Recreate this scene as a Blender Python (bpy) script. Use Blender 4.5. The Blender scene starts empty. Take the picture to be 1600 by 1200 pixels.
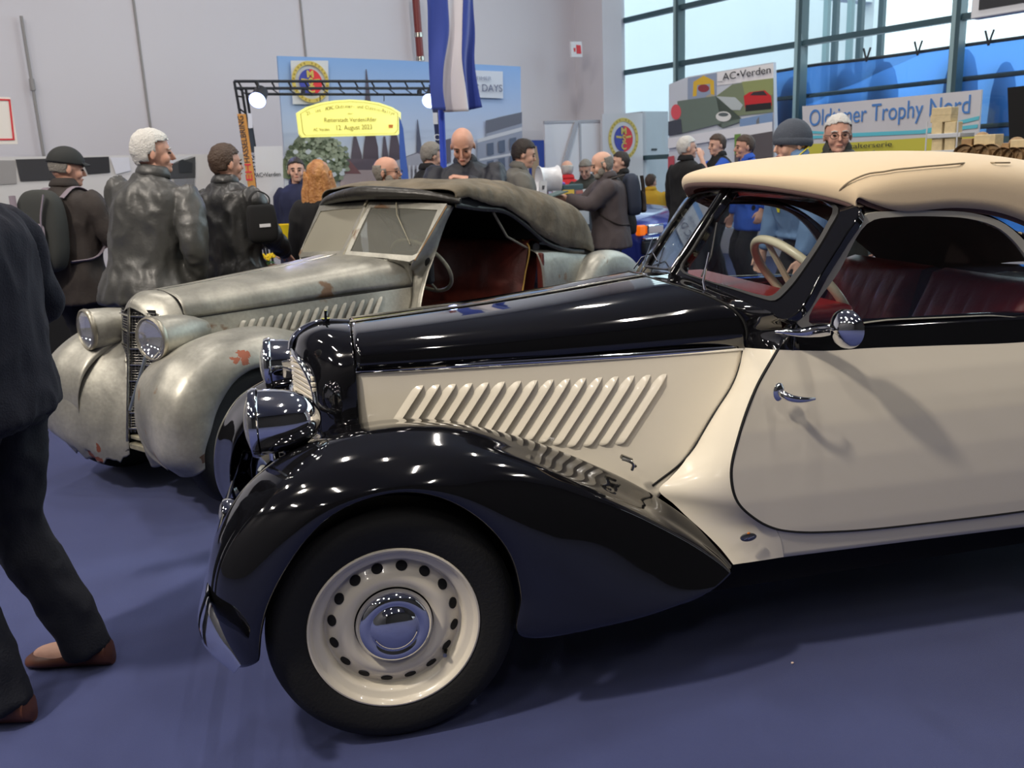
import bpy, bmesh, math, random
import numpy as np
from mathutils import Vector, Matrix, noise
random.seed(7)
SC = bpy.context.scene
COL = SC.collection
# ---------------------------------------------------------------- camera
F_PX, YAW, PITCH, ROLL, CAM_H = 1358.0, math.radians(12.0), math.radians(13.95), math.radians(-2.6), 1.48
_cy, _sy = math.cos(YAW), math.sin(YAW)
FWD = np.array([_sy*math.cos(PITCH), _cy*math.cos(PITCH), -math.sin(PITCH)])
_r0 = np.array([_cy, -_sy, 0.0]); _u0 = np.cross(_r0, FWD)
RGT = math.cos(ROLL)*_r0 + math.sin(ROLL)*_u0
UPV = -math.sin(ROLL)*_r0 + math.cos(ROLL)*_u0
CAM = np.array([0.0, 0.0, CAM_H])
cam_data = bpy.data.cameras.new('camera')
cam_data.sensor_width = 36.0; cam_data.lens = F_PX/1600*36
cam_data.clip_start = 0.05; cam_data.clip_end = 200
cam_data.dof.use_dof = True; cam_data.dof.focus_distance = 2.5; cam_data.dof.aperture_fstop = 6.3
cam = bpy.data.objects.new('camera', cam_data)
cam.matrix_world = Matrix([[RGT[0], UPV[0], -FWD[0], 0], [RGT[1], UPV[1], -FWD[1], 0], [RGT[2], UPV[2], -FWD[2], CAM_H], [0, 0, 0, 1]])
COL.objects.link(cam); SC.camera = cam
SC.view_settings.view_transform = 'Standard'; SC.view_settings.look = 'None'
SC.view_settings.exposure = 0.0; SC.view_settings.gamma = 1.0; SC.view_settings.use_curve_mapping = False
# ---------------------------------------------------------------- world
world = bpy.data.worlds.new('world'); SC.world = world; world.use_nodes = True
wn = world.node_tree.nodes; bg = wn['Background']
bg.inputs['Color'].default_value = (0.80, 0.93, 1.0, 1); bg.inputs['Strength'].default_value = 2.3
# ---------------------------------------------------------------- hall axes
HA = 0.4077
HB = np.array([math.cos(HA), math.sin(HA), 0.0]); HN = np.array([-math.sin(HA), math.cos(HA), 0.0])
def H(b, n, z=0.0): return HB*b + HN*n + np.array([0, 0, z])
# ---------------------------------------------------------------- lamps of the hall
def area(name, loc, target, sx, sy, power, color, spread=180):
    d = bpy.data.lights.new(name, 'AREA'); d.shape = 'RECTANGLE'; d.size = sx; d.size_y = sy
    d.energy = power; d.color = color; d.spread = math.radians(spread)
    o = bpy.data.objects.new(name, d); o.location = loc
    dirv = Vector(target) - Vector(loc); o.rotation_euler = dirv.to_track_quat('-Z', 'Y').to_euler()
    COL.objects.link(o); return o
WARM = (1.0, 0.90, 0.78); COOL = (0.80, 0.92, 1.0)
area('display_spot_lamp', (-3.3, 0.75, 5.9), (0.9, 2.2, 0.6), 0.35, 0.35, 300, WARM)
for ib in range(4):
    for jn in range(4):
        p = H(-7.5 + 4.6*ib, -4.5 + 4.0*jn, 7.8)
        area('ceiling_lamp', tuple(p), (p[0], p[1], 0), 0.14, 1.2, (56, 70, 105, 120)[jn], (1.0, 0.93, 0.85))
p = H(10.8, 4, 4.5)
area('window_daylight', tuple(p), tuple(H(2, 3, 1.0)), 9, 5, 150, COOL)

# ================================================================ helpers
def A(*p): return np.array(p, float)
def ray(px, py): return FWD + RGT*((px-800)/F_PX) - UPV*((py-600)/F_PX)
def on_plane(px, py, p0, n):
    d = ray(px, py); return CAM + d*(np.dot(np.asarray(p0)-CAM, n)/np.dot(d, n))
def project(p):
    q = np.asarray(p)-CAM; z = q@FWD
    return 800+F_PX*(q@RGT)/z, 600-F_PX*(q@UPV)/z

def herm(P, n, closed=False, chord=True):
    """smooth curve through points P resampled to n points"""
    P = np.asarray(P, float); m = len(P)
    if m == 2 and not closed:
        t = np.linspace(0, 1, n)[:, None]; return P[0]*(1-t)+P[1]*t
    if closed: P = np.vstack([P, P[:1]]); m += 1
    if chord:
        d = np.linalg.norm(np.diff(P, axis=0), axis=1)**0.7 + 1e-9
        T = np.concatenate([[0], np.cumsum(d)])
    else: T = np.arange(m, dtype=float)
    M = np.zeros_like(P)
    for i in range(m):
        if closed and i in (0, m-1):
            h0 = T[-1]-T[-2]; h1 = T[1]-T[0]
            s0 = (P[-1]-P[-2])/h0; s1 = (P[1]-P[0])/h1; M[i] = (s0*h1+s1*h0)/(h0+h1)
        elif i == 0: M[i] = (P[1]-P[0])/(T[1]-T[0])
        elif i == m-1: M[i] = (P[-1]-P[-2])/(T[-1]-T[-2])
        else:
            h0 = T[i]-T[i-1]; h1 = T[i+1]-T[i]
            M[i] = ((P[i]-P[i-1])/h0*h1+(P[i+1]-P[i])/h1*h0)/(h0+h1)
    ts = np.linspace(T[0], T[-1], n+1)[:-1] if closed else np.linspace(T[0], T[-1], n)
    k = np.clip(np.searchsorted(T, ts, side='right')-1, 0, m-2)
    h = (T[k+1]-T[k]); u = ((ts-T[k])/h)[:, None]; h = h[:, None]
    return ((2*u**3-3*u**2+1)*P[k]+(u**3-2*u**2+u)*h*M[k]+(-2*u**3+3*u**2)*P[k+1]+(u**3-u**2)*h*M[k+1])

class MB:
    """collects geometry for one mesh object"""
    def __init__(s): s.v = []; s.f = []
    def add(s, v, f):
        k = len(s.v); s.v += [tuple(map(float, q)) for q in v]; s.f += [tuple(i+k for i in q) for q in f]; return s
    def grid(s, G, cu=False, cv=False, flip=False):
        G = np.asarray(G); nu, nv = G.shape[:2]; f = []
        for i in range(nu if cu else nu-1):
            for j in range(nv if cv else nv-1):
                q = (i*nv+j, ((i+1) % nu)*nv+j, ((i+1) % nu)*nv+(j+1) % nv, i*nv+(j+1) % nv)
                f.append(q[::-1] if flip else q)
        return s.add(G.reshape(-1, 3), f)
    def surf(s, rows, nu, nv, flip=False, chord=False):
        R = np.array([herm(r, nv, chord=chord) for r in rows])
        G = np.array([herm(R[:, j], nu, chord=chord) for j in range(nv)]).transpose(1, 0, 2)
        s.grid(G, flip=flip); return G
    def box(s, c, size, R=None):
        c = np.asarray(c, float); h = np.asarray(size, float)/2
        v = [np.array([x, y, z])*h for x in (-1, 1) for y in (-1, 1) for z in (-1, 1)]
        if R is not None: v = [R@q for q in v]
        return s.add([c+q for q in v], [(0, 1, 3, 2), (4, 6, 7, 5), (0, 4, 5, 1), (2, 3, 7, 6), (0, 2, 6, 4), (1, 5, 7, 3)])
    def tube(s, path, r, seg=10, cap=True, closed=False, flat=None, up=(0, 0, 1)):
        P = np.asarray(path, float); n = len(P)
        r = np.broadcast_to(np.asarray(r, float), (n,)) if np.ndim(r) == 0 else np.asarray(r, float)
        if closed: T = np.roll(P, -1, 0)-np.roll(P, 1, 0)
        else: T = np.gradient(P, axis=0)
        T /= np.linalg.norm(T, axis=1)[:, None]+1e-12
        N = np.array(up, float); N = N-T[0]*(N@T[0])
        if np.linalg.norm(N) < 1e-3: N = np.array([1., 0, 0]); N = N-T[0]*(N@T[0])
        N /= np.linalg.norm(N); rings = []
        for i in range(n):
            N = N-T[i]*(N@T[i]); N /= np.linalg.norm(N)+1e-12; B = np.cross(T[i], N)
            fl = (1, 1) if flat is None else flat
            rings.append([P[i]+r[i]*(fl[0]*math.cos(a)*N+fl[1]*math.sin(a)*B) for a in np.linspace(0, 2*math.pi, seg, endpoint=False)])
        k = len(s.v); s.grid(np.array(rings), cu=closed, cv=True)
        if cap and not closed:
            s.f.append(tuple(k+j for j in range(seg))); s.f.append(tuple(k+(n-1)*seg+j for j in range(seg))[::-1])
        return s
    def lathe(s, prof, o, axis, seg=48, xref=None, cap0=False, cap1=False, sweep=2*math.pi, sc=(1, 1)):
        o = np.asarray(o, float); ax = np.asarray(axis, float); ax /= np.linalg.norm(ax)
        x = np.array([0, 0, 1.]) if xref is None else np.asarray(xref, float)
        x = x-ax*(x@ax)
        if np.linalg.norm(x) < 1e-4: x = np.array([1., 0, 0]); x = x-ax*(x@ax)
        x /= np.linalg.norm(x); y = np.cross(ax, x)
        full = abs(sweep-2*math.pi) < 1e-6
        G = [[o+ax*h+r*(sc[0]*math.cos(a)*x+sc[1]*math.sin(a)*y) for a in np.linspace(0, sweep, seg, endpoint=not full)] for r, h in prof]
        k = len(s.v); s.grid(np.array(G), cv=full)
        if cap0: s.f.append(tuple(k+j for j in range(seg))[::-1])
        if cap1: s.f.append(tuple(k+(len(prof)-1)*seg+j for j in range(seg)))
        return s
    def ellipsoid(s, c, r, R=None, nu=14, nv=20):
        G = []
        for i in range(nu+1):
            t = math.pi*i/nu; t = min(max(t, 1e-3), math.pi-1e-3)
            G.append([[math.sin(t)*math.cos(p), math.sin(t)*math.sin(p), math.cos(t)] for p in np.linspace(0, 2*math.pi, nv, endpoint=False)])
        G = np.array(G)*np.asarray(r, float)
        if R is not None: G = G@np.asarray(R).T
        k = len(s.v); s.grid(G+np.asarray(c, float), cv=True, flip=False)
        s.f.append(tuple(k+j for j in range(nv))[::-1]); s.f.append(tuple(k+nu*nv+j for j in range(nv)))
        return s
    def prism(s, outline, depth):
        """closed planar outline (3D points) extruded by vector depth"""
        P = [np.asarray(q, float) for q in outline]; n = len(P); d = np.asarray(depth, float)
        v = P+[q+d for q in P]
        return s.add(v, [tuple(range(n)), tuple(range(2*n-1, n-1, -1))]+[(i, i+n, (i+1) % n+n, (i+1) % n) for i in range(n)])
    def ring(s, outer, inner, depth):
        O = [np.asarray(q, float) for q in outer]; I = [np.asarray(q, float) for q in inner]; n = len(O); d = np.asarray(depth, float)
        v = O+I+[q+d for q in O]+[q+d for q in I]; f = []
        for i in range(n):
            j = (i+1) % n
            f += [(i, j, n+j, n+i), (2*n+i, 3*n+i, 3*n+j, 2*n+j), (i, 2*n+i, 2*n+j, j), (n+i, n+j, 3*n+j, 3*n+i)]
        return s.add(v, f)
    def mirror(s, axis=1):
        k = len(s.v); v = [tuple(-c if a == axis else c for a, c in enumerate(q)) for q in s.v]
        s.f += [tuple(i+k for i in q)[::-1] for q in s.f]; s.v += v; return s
    def build(s, name, mat, parent=None, smooth=True, label=None, cat=None, group=None, kind=None, solid=0, bevel=0, angle=40, fix=True, loc=None, sub=0, disp=None):
        me = bpy.data.meshes.new(name); me.from_pydata(s.v, [], s.f); me.validate()
        if fix:
            bm = bmesh.new(); bm.from_mesh(me)
            bmesh.ops.remove_doubles(bm, verts=bm.verts, dist=1e-5)
            bmesh.ops.recalc_face_normals(bm, faces=bm.faces); bm.to_mesh(me); bm.free()
        o = bpy.data.objects.new(name, me); COL.objects.link(o)
        if mat: me.materials.append(mat)
        if smooth:
            me.shade_smooth()
            try: me.set_sharp_from_angle(angle=math.radians(angle))
            except Exception: pass
        if parent: o.parent = parent
        if loc is not None: o.location = loc
        if solid: m = o.modifiers.new('solid', 'SOLIDIFY'); m.thickness = solid; m.offset = 0
        if bevel:
            m = o.modifiers.new('bevel', 'BEVEL'); m.width = bevel; m.segments = 2; m.limit_method = 'ANGLE'
        tag(o, label, cat, group, kind); return o

def tag(o, label=None, cat=None, group=None, kind=None):
    if label: o['label'] = label
    if cat: o['category'] = cat
    if group: o['group'] = group
    if kind: o['kind'] = kind
    return o
def thing(name, label, cat, loc=(0, 0, 0), rz=0.0, group=None):
    o = bpy.data.objects.new(name, None); COL.objects.link(o); o.empty_display_size = 0.1
    o.location = tuple(map(float, loc)); o.rotation_euler = (0, 0, rz); return tag(o, label, cat, group)
def rotm(axis, ang): return np.array(Matrix.Rotation(ang, 3, axis))
def text(name, body, size, mat, parent, loc, R, extrude=0.001, align='CENTER', label=None, space=1.0, sx=1.0, bold=0.0):
    c = bpy.data.curves.new(name, 'FONT'); c.body = body; c.size = size; c.extrude = extrude; c.align_x = align; c.align_y = 'CENTER'
    c.space_character = space; c.offset = bold
    c.materials.append(mat); o = bpy.data.objects.new(name, c); COL.objects.link(o)
    M = Matrix([list(q) for q in R]).to_4x4() @ Matrix.Diagonal((sx, 1, 1, 1)); M.translation = Vector(loc)
    if parent: o.parent = parent
    o.matrix_local = M
    if label: o['label'] = label
    dg = bpy.context.evaluated_depsgraph_get(); me = bpy.data.meshes.new_from_object(o.evaluated_get(dg)); me.name = name
    mo = bpy.data.objects.new(name, me); COL.objects.link(mo)
    if parent: mo.parent = parent
    mo.matrix_local = o.matrix_local.copy()
    if label: mo['label'] = label
    bpy.data.objects.remove(o); mo.name = name
    return mo

# ================================================================ materials
MATS = {}
def mat(name, color, rough=0.5, metal=0.0, coat=0.0, bump=0.0, bscale=40, var=0.0, vscale=6, spec=0.5, sheen=0.0, color2=None, emit=None, estr=0):
    m = bpy.data.materials.new(name); m.use_nodes = True; nt = m.node_tree; b = nt.nodes['Principled BSDF']
    b.inputs['Base Color'].default_value = (*color, 1); b.inputs['Roughness'].default_value = rough
    b.inputs['Metallic'].default_value = metal; b.inputs['Coat Weight'].default_value = coat; b.inputs['Coat Roughness'].default_value = 0.03
    b.inputs['Specular IOR Level'].default_value = spec; b.inputs['Sheen Weight'].default_value = sheen
    tc = nt.nodes.new('ShaderNodeTexCoord')
    if var or color2:
        n = nt.nodes.new('ShaderNodeTexNoise'); n.inputs['Scale'].default_value = vscale; n.inputs['Detail'].default_value = 5
        nt.links.new(tc.outputs['Object'], n.inputs['Vector'])
        r = nt.nodes.new('ShaderNodeValToRGB'); c2 = color2 or tuple(c*(1-var) for c in color)
        r.color_ramp.elements[0].position = .35; r.color_ramp.elements[1].position = .65
        r.color_ramp.elements[0].color = (*c2, 1); r.color_ramp.elements[1].color = (*color, 1)
        nt.links.new(n.outputs['Fac'], r.inputs['Fac']); nt.links.new(r.outputs['Color'], b.inputs['Base Color'])
    if bump:
        n = nt.nodes.new('ShaderNodeTexNoise'); n.inputs['Scale'].default_value = bscale; n.inputs['Detail'].default_value = 4
        nt.links.new(tc.outputs['Object'], n.inputs['Vector'])
        bp = nt.nodes.new('ShaderNodeBump'); bp.inputs['Strength'].default_value = bump; bp.inputs['Distance'].default_value = 0.01
        nt.links.new(n.outputs['Fac'], bp.inputs['Height']); nt.links.new(bp.outputs['Normal'], b.inputs['Normal'])
    if emit: b.inputs['Emission Color'].default_value = (*emit, 1); b.inputs['Emission Strength'].default_value = estr
    MATS[name] = m; return m
def sr(r, g, b):
    f = lambda c: (c/255/12.92 if c/255 <= .04045 else ((c/255+.055)/1.055)**2.4); return (f(r), f(g), f(b))
black = mat('black_paint', (0.004, 0.004, 0.005), 0.06, coat=1.0)
cream = mat('cream_paint', sr(226, 218, 200), 0.22, coat=0.6)
chrome = mat('chrome', (0.82, 0.83, 0.85), 0.05, metal=1.0)
chrome_dull = mat('worn_chrome', (0.55, 0.54, 0.50), 0.25, metal=1.0, var=.3, vscale=30)
rubber = mat('tyre_rubber', (0.007, 0.007, 0.0065), 0.75, bump=.15, bscale=120)
rubber_trim = mat('rubber_trim', (0.02, 0.02, 0.02), 0.5)
darkmat = mat('dark_underside', (0.006, 0.006, 0.007), 0.9)
canvas_beige = mat('beige_canvas', sr(216, 194, 160), 0.85, bump=.25, bscale=900, sheen=.2)
liner = mat('roof_liner', sr(112, 88, 84), 0.9)
red_leather = mat('red_leather', sr(150, 28, 24), 0.42, bump=.2, bscale=60)
old_red = mat('old_red_leather', sr(96, 36, 28), 0.5, bump=.3, bscale=30, var=.35, vscale=10)
ivory = mat('ivory_plastic', sr(225, 214, 186), 0.3)
old_ivory = mat('worn_ivory', sr(150, 145, 125), 0.5, var=.3, vscale=20)
seam_dark = mat('panel_gap', (0.004, 0.004, 0.004), 0.8)
grey_rubber = mat('window_channel', sr(175, 172, 160), 0.4)

def silver_mat(name='bare_metal_patina', patch=()):
    m = bpy.data.materials.new(name); m.use_nodes = True; nt = m.node_tree; b = nt.nodes['Principled BSDF']
    tc = nt.nodes.new('ShaderNodeTexCoord')
    def nz(scale, det, dist=0):
        n = nt.nodes.new('ShaderNodeTexNoise'); n.inputs['Scale'].default_value = scale; n.inputs['Detail'].default_value = det
        n.inputs['Distortion'].default_value = dist; nt.links.new(tc.outputs['Object'], n.inputs['Vector']); return n
    def ramp(src, stops):
        r = nt.nodes.new('ShaderNodeValToRGB'); e = r.color_ramp.elements
        e[0].position, e[0].color = stops[0][0], (*stops[0][1], 1); e[1].position, e[1].color = stops[-1][0], (*stops[-1][1], 1)
        for p, c in stops[1:-1]: q = e.new(p); q.color = (*c, 1)
        nt.links.new(src, r.inputs['Fac']); return r
    base = ramp(nz(3.0, 6, .6).outputs['Fac'], [(.3, sr(136, 135, 127)), (.5, sr(166, 164, 154)), (.7, sr(196, 193, 181))])
    fine = ramp(nz(60, 4).outputs['Fac'], [(.3, (.8, .8, .8)), (.7, (1, 1, 1))])
    mx = nt.nodes.new('ShaderNodeMix'); mx.data_type = 'RGBA'; mx.blend_type = 'MULTIPLY'; mx.inputs[0].default_value = .7
    nt.links.new(base.outputs[0], mx.inputs[6]); nt.links.new(fine.outputs[0], mx.inputs[7])
    rustm = ramp(nz(4.2, 9, .4).outputs['Fac'], [(.635, (0, 0, 0)), (.67, (1, 1, 1))])
    mx2 = nt.nodes.new('ShaderNodeMix'); mx2.data_type = 'RGBA'; mx2.inputs[7].default_value = (*sr(118, 92, 70), 1)
    nt.links.new(rustm.outputs[0], mx2.inputs[0]); nt.links.new(mx.outputs[2], mx2.inputs[6]); nt.links.new(mx2.outputs[2], b.inputs['Base Color'])
    mr = nt.nodes.new('ShaderNodeMapRange'); mr.inputs[1].default_value = 0; mr.inputs[2].default_value = 1; mr.inputs[3].default_value = .55; mr.inputs[4].default_value = .05
    nt.links.new(rustm.outputs[0], mr.inputs[0]); nt.links.new(mr.outputs[0], b.inputs['Metallic'])
    last = mx2.outputs[2]
    for (pc, pr, col) in patch:
        geo = nt.nodes.new('ShaderNodeVectorMath'); geo.operation = 'DISTANCE'; geo.inputs[1].default_value = pc
        nt.links.new(tc.outputs['Object'], geo.inputs[0])
        nn = nz(14, 6, .8); ad = nt.nodes.new('ShaderNodeMath'); ad.operation = 'MULTIPLY_ADD'; ad.inputs[1].default_value = pr*1.6; ad.inputs[2].default_value = -pr*.8
        nt.links.new(nn.outputs['Fac'], ad.inputs[0]); su = nt.nodes.new('ShaderNodeMath'); su.operation = 'ADD'
        nt.links.new(geo.outputs['Value'], su.inputs[0]); nt.links.new(ad.outputs[0], su.inputs[1])
        lt = nt.nodes.new('ShaderNodeMath'); lt.operation = 'LESS_THAN'; lt.inputs[1].default_value = pr
        nt.links.new(su.outputs[0], lt.inputs[0])
        mz = nt.nodes.new('ShaderNodeMix'); mz.data_type = 'RGBA'; mz.inputs[7].default_value = (*col, 1)
        nt.links.new(lt.outputs[0], mz.inputs[0]); nt.links.new(last, mz.inputs[6]); last = mz.outputs[2]
    nt.links.new(last, b.inputs['Base Color'])
    b.inputs['Roughness'].default_value = .42
    bp = nt.nodes.new('ShaderNodeBump'); bp.inputs['Strength'].default_value = .25; bp.inputs['Distance'].default_value = .02
    nt.links.new(nz(9, 3).outputs['Fac'], bp.inputs['Height']); nt.links.new(bp.outputs['Normal'], b.inputs['Normal'])
    return m
silver = silver_mat()
def glass_mat(name, tint=(.92, .94, .94), refl=1.0, dirt=0.0, dirtcol=(.5, .5, .45)):
    m = bpy.data.materials.new(name); m.use_nodes = True; nt = m.node_tree; nt.nodes.remove(nt.nodes['Principled BSDF'])
    t = nt.nodes.new('ShaderNodeBsdfTransparent'); t.inputs[0].default_value = (*tint, 1)
    g = nt.nodes.new('ShaderNodeBsdfGlossy'); g.inputs['Roughness'].default_value = 0.02
    fr = nt.nodes.new('ShaderNodeFresnel'); ge = nt.nodes.new('ShaderNodeNewGeometry')
    io = nt.nodes.new('ShaderNodeMapRange'); io.inputs[3].default_value = 1.5; io.inputs[4].default_value = 1/1.5
    nt.links.new(ge.outputs['Backfacing'], io.inputs[0]); nt.links.new(io.outputs[0], fr.inputs[0])
    mu = nt.nodes.new('ShaderNodeMath'); mu.operation = 'MULTIPLY'; mu.inputs[1].default_value = 1.0*refl; mu.use_clamp = True
    nt.links.new(fr.outputs[0], mu.inputs[0])
    mx = nt.nodes.new('ShaderNodeMixShader'); nt.links.new(mu.outputs[0], mx.inputs[0]); nt.links.new(t.outputs[0], mx.inputs[1]); nt.links.new(g.outputs[0], mx.inputs[2])
    out = nt.nodes['Material Output']; last = mx
    if dirt:
        d = nt.nodes.new('ShaderNodeBsdfDiffuse'); d.inputs[0].default_value = (*dirtcol, 1)
        mx2 = nt.nodes.new('ShaderNodeMixShader'); mx2.inputs[0].default_value = dirt
        nt.links.new(mx.outputs[0], mx2.inputs[1]); nt.links.new(d.outputs[0], mx2.inputs[2]); last = mx2
    nt.links.new(last.outputs[0], out.inputs['Surface']); return m
glass = glass_mat('clear_glass'); lens_glass = glass_mat('lens_glass', (.9, .92, .95), 1.6, .12, (.8, .8, .8))
dusty_glass = glass_mat('dusty_glass', (.75, .76, .72), 1, .16, (.5, .5, .45)); filthy_glass = glass_mat('dust_caked_glass', (.3, .3, .28), .7, .82, (.30, .285, .23))

# carpet
carpet = mat('blue_carpet', sr(58, 66, 110), 0.95, bump=.4, bscale=500, color2=sr(54, 61, 103), vscale=2.5, sheen=.15, spec=.2)

# ================================================================ the hall shell
def plank(name, p, q, thick, z0, z1, m, kind='structure', holes=None):
    """vertical wall between ground points p and q (thickness away to the left of p->q)"""
    b = MB(); d = (q-p)/np.linalg.norm(q-p); nn = np.array([-d[1], d[0], 0])
    ang = math.atan2(d[1], d[0]); c = (p+q)/2+nn*thick/2; c[2] = (z0+z1)/2
    b.box(c, (np.linalg.norm(q-p), thick, z1-z0), rotm('Z', ang)); return b.build(name, m, smooth=False, kind=kind)
wallm = mat('painted_wall', sr(212, 210, 217), 0.8, var=.04, vscale=.4)
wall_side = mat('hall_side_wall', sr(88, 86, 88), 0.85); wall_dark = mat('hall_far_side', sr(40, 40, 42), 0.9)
ceilm = mat('hall_ceiling', sr(155, 155, 160), 0.9)
BK, RT = 12.0, 11.0
MB().box((2, 2, -0.05), (90, 90, .1)).build('floor', carpet, smooth=False, kind='structure')
plank('wall_back', H(-9, BK), H(10.35, BK), .3, 0, 8, wallm)
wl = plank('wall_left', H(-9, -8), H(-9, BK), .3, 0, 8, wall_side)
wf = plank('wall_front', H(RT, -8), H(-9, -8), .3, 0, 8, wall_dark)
cb = MB(); cb.box(H(1.0, 2.0, 8.1), (20.6, 20.6, .2), rotm('Z', HA)); cb.build('ceiling', ceilm, smooth=False, kind='structure')

# ================================================================ generic car pieces (car frame: x to the rear, -y towards us)
def hsY(x, z):
    t = np.clip(x/1.09, -.1, 1.1); return -(0.24+0.165*t)-0.25*(0.935-z)*np.clip(t, .1, 1)
def coons(c0, c1, r0, r1, nu, nv):
    """c0,c1: left/right curves (top->bottom) ; r0,r1: top/bottom curves (left->right)"""
    C0, C1 = herm(c0, nv), herm(c1, nv); R0, R1 = herm(r0, nu), herm(r1, nu)
    G = np.zeros((nu, nv, C0.shape[1]))
    for i in range(nu):
        u = i/(nu-1)
        for j in range(nv):
            v = j/(nv-1)
            G[i, j] = ((1-u)*C0[j]+u*C1[j]+(1-v)*R0[i]+v*R1[i]-((1-u)*(1-v)*R0[0]+u*(1-v)*R0[-1]+(1-u)*v*R1[0]+u*v*R1[-1]))
    return G
def frame_fn(root_loc, rz=0.0):
    c, s = math.cos(rz), math.sin(rz); O = np.array(root_loc, float)
    fx = np.array([c, s, 0]); fy = np.array([-s, c, 0])
    def toloc(p): return np.array([(p-O)@fx, (p-O)@fy, p[2]-O[2]])
    def U(px, py, y): return toloc(on_plane(px, py, O+fy*y, fy))
    def UX(px, py, x): return toloc(on_plane(px, py, O+fx*x, fx))
    def UP(px, py, p0, n):
        n = np.asarray(n, float); return toloc(on_plane(px, py, O+fx*p0[0]+fy*p0[1]+A(0, 0, p0[2]), fx*n[0]+fy*n[1]+A(0, 0, n[2])))
    return U, UX, UP

def make_wheel(parent, c, side, R=.33, rr=.224, rimmat=None, name='wheel', capmat=None, tyrem=None, hub=True, holes=16, W=.135):
    """side -1: outer face looks to -y. c = centre of the outer face"""
    ax = A(0, side, 0)
    tyre = MB().lathe([(rr-.012, -.012), (rr-.002, -.004), (rr+.004, .001), (rr+.016, .004), (rr+.035, .0075), (rr+.055, .009), (rr+.075, .006), (R-.018, -.004), (R-.007, -.014), (R-.001, -.03), (R, -W*.5), (R-.001, -W+.03), (R-.007, -W+.014), (R-.02, -W+.004), (rr+.05, -W-.006), (rr+.01, -W)], c, ax, 96)
    t = tyre.build('tyre', tyrem or rubber, parent)
    rim = MB().lathe([(rr-.006, -.02), (rr+.002, -.004), (rr, .002), (rr-.004, .003), (rr-.009, 0), (rr-.013, -.008), (rr-.017, -.012), (rr-.03, -.015), (rr-.037, -.020), (rr-.041, -.032), (rr-.044, -.042), (rr-.049, -.045), (rr-.054, -.043), (rr-.070, -.029), (rr-.083, -.021), (rr-.09, -.018), (rr-.1, -.017), (rr-.112, -.022), (rr-.12, -.030)], c, ax, 96, cap1=False)
    rim.build('rim', rimmat or cream, t)
    hpart = []
    for k in range(holes):
        a = 2*math.pi*(k+.5)/holes; rad = A(math.cos(a), 0, math.sin(a)); tan = A(-math.sin(a), 0, math.cos(a))
        sl = (rad*.016+ax*-.0140); sl /= np.linalg.norm(sl); nrm = np.cross(tan, sl); nrm = nrm if nrm@ax > 0 else -nrm
        o = c+rad*(rr-.0625)+ax*-.0355+nrm*.0022
        hpart.append(MB().prism([o+tan*.0155*math.cos(q)+sl*.0140*math.sin(q) for q in np.linspace(0, 2*math.pi, 16, endpoint=False)], -nrm*.006))
    for h_ in hpart: h_.build('vent_hole', darkmat, t, smooth=False)
    # valve
    a = math.radians(-40); rad = A(math.cos(a), 0, math.sin(a)); p0 = c+rad*(rr-.052)+ax*-.04
    MB().tube([p0, p0+ax*.018-rad*.004, p0+ax*.03-rad*.008], [.008, .007, .006], 8).build('valve', chrome_dull, t)
    if hub:
        MB().lathe([(.101, -.038), (.101, -.020), (.097, -.008), (.088, .002), (.078, .006), (.070, .004), (.064, .001), (.060, .003), (.055, .009), (.045, .015), (.03, .020), (.015, .0225), (.0008, .023)], c, ax, 72, cap1=True).build('hub_cap', capmat or chrome, t)
    # dark drum behind
    MB().lathe([(.17, -.11), (.17, -.068), (.0008, -.068)], c, ax, 32).build('brake_drum', darkmat, t)
    return t

# fender stations: crown, inner, shoulder, side, edge   (near side, y negative)
def fender_mesh(ST, nu=110, nv=44, lip=.05):
    rows = []
    for s in ST:
        cr, inn, sh, sd, ed = [np.array(q, float) for q in s]
        dn = inn+A(0, .015, -.03)
        rows.append([dn, inn, (inn*.45+cr*.55)+A(0, 0, .0)+(cr-inn)*0+A(0, 0, 0), cr, (cr+sh)/2+ (cr-(inn+sh)/2)*.18, sh, sd, ed, ed+A(0, lip, .003)])
    return rows

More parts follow.
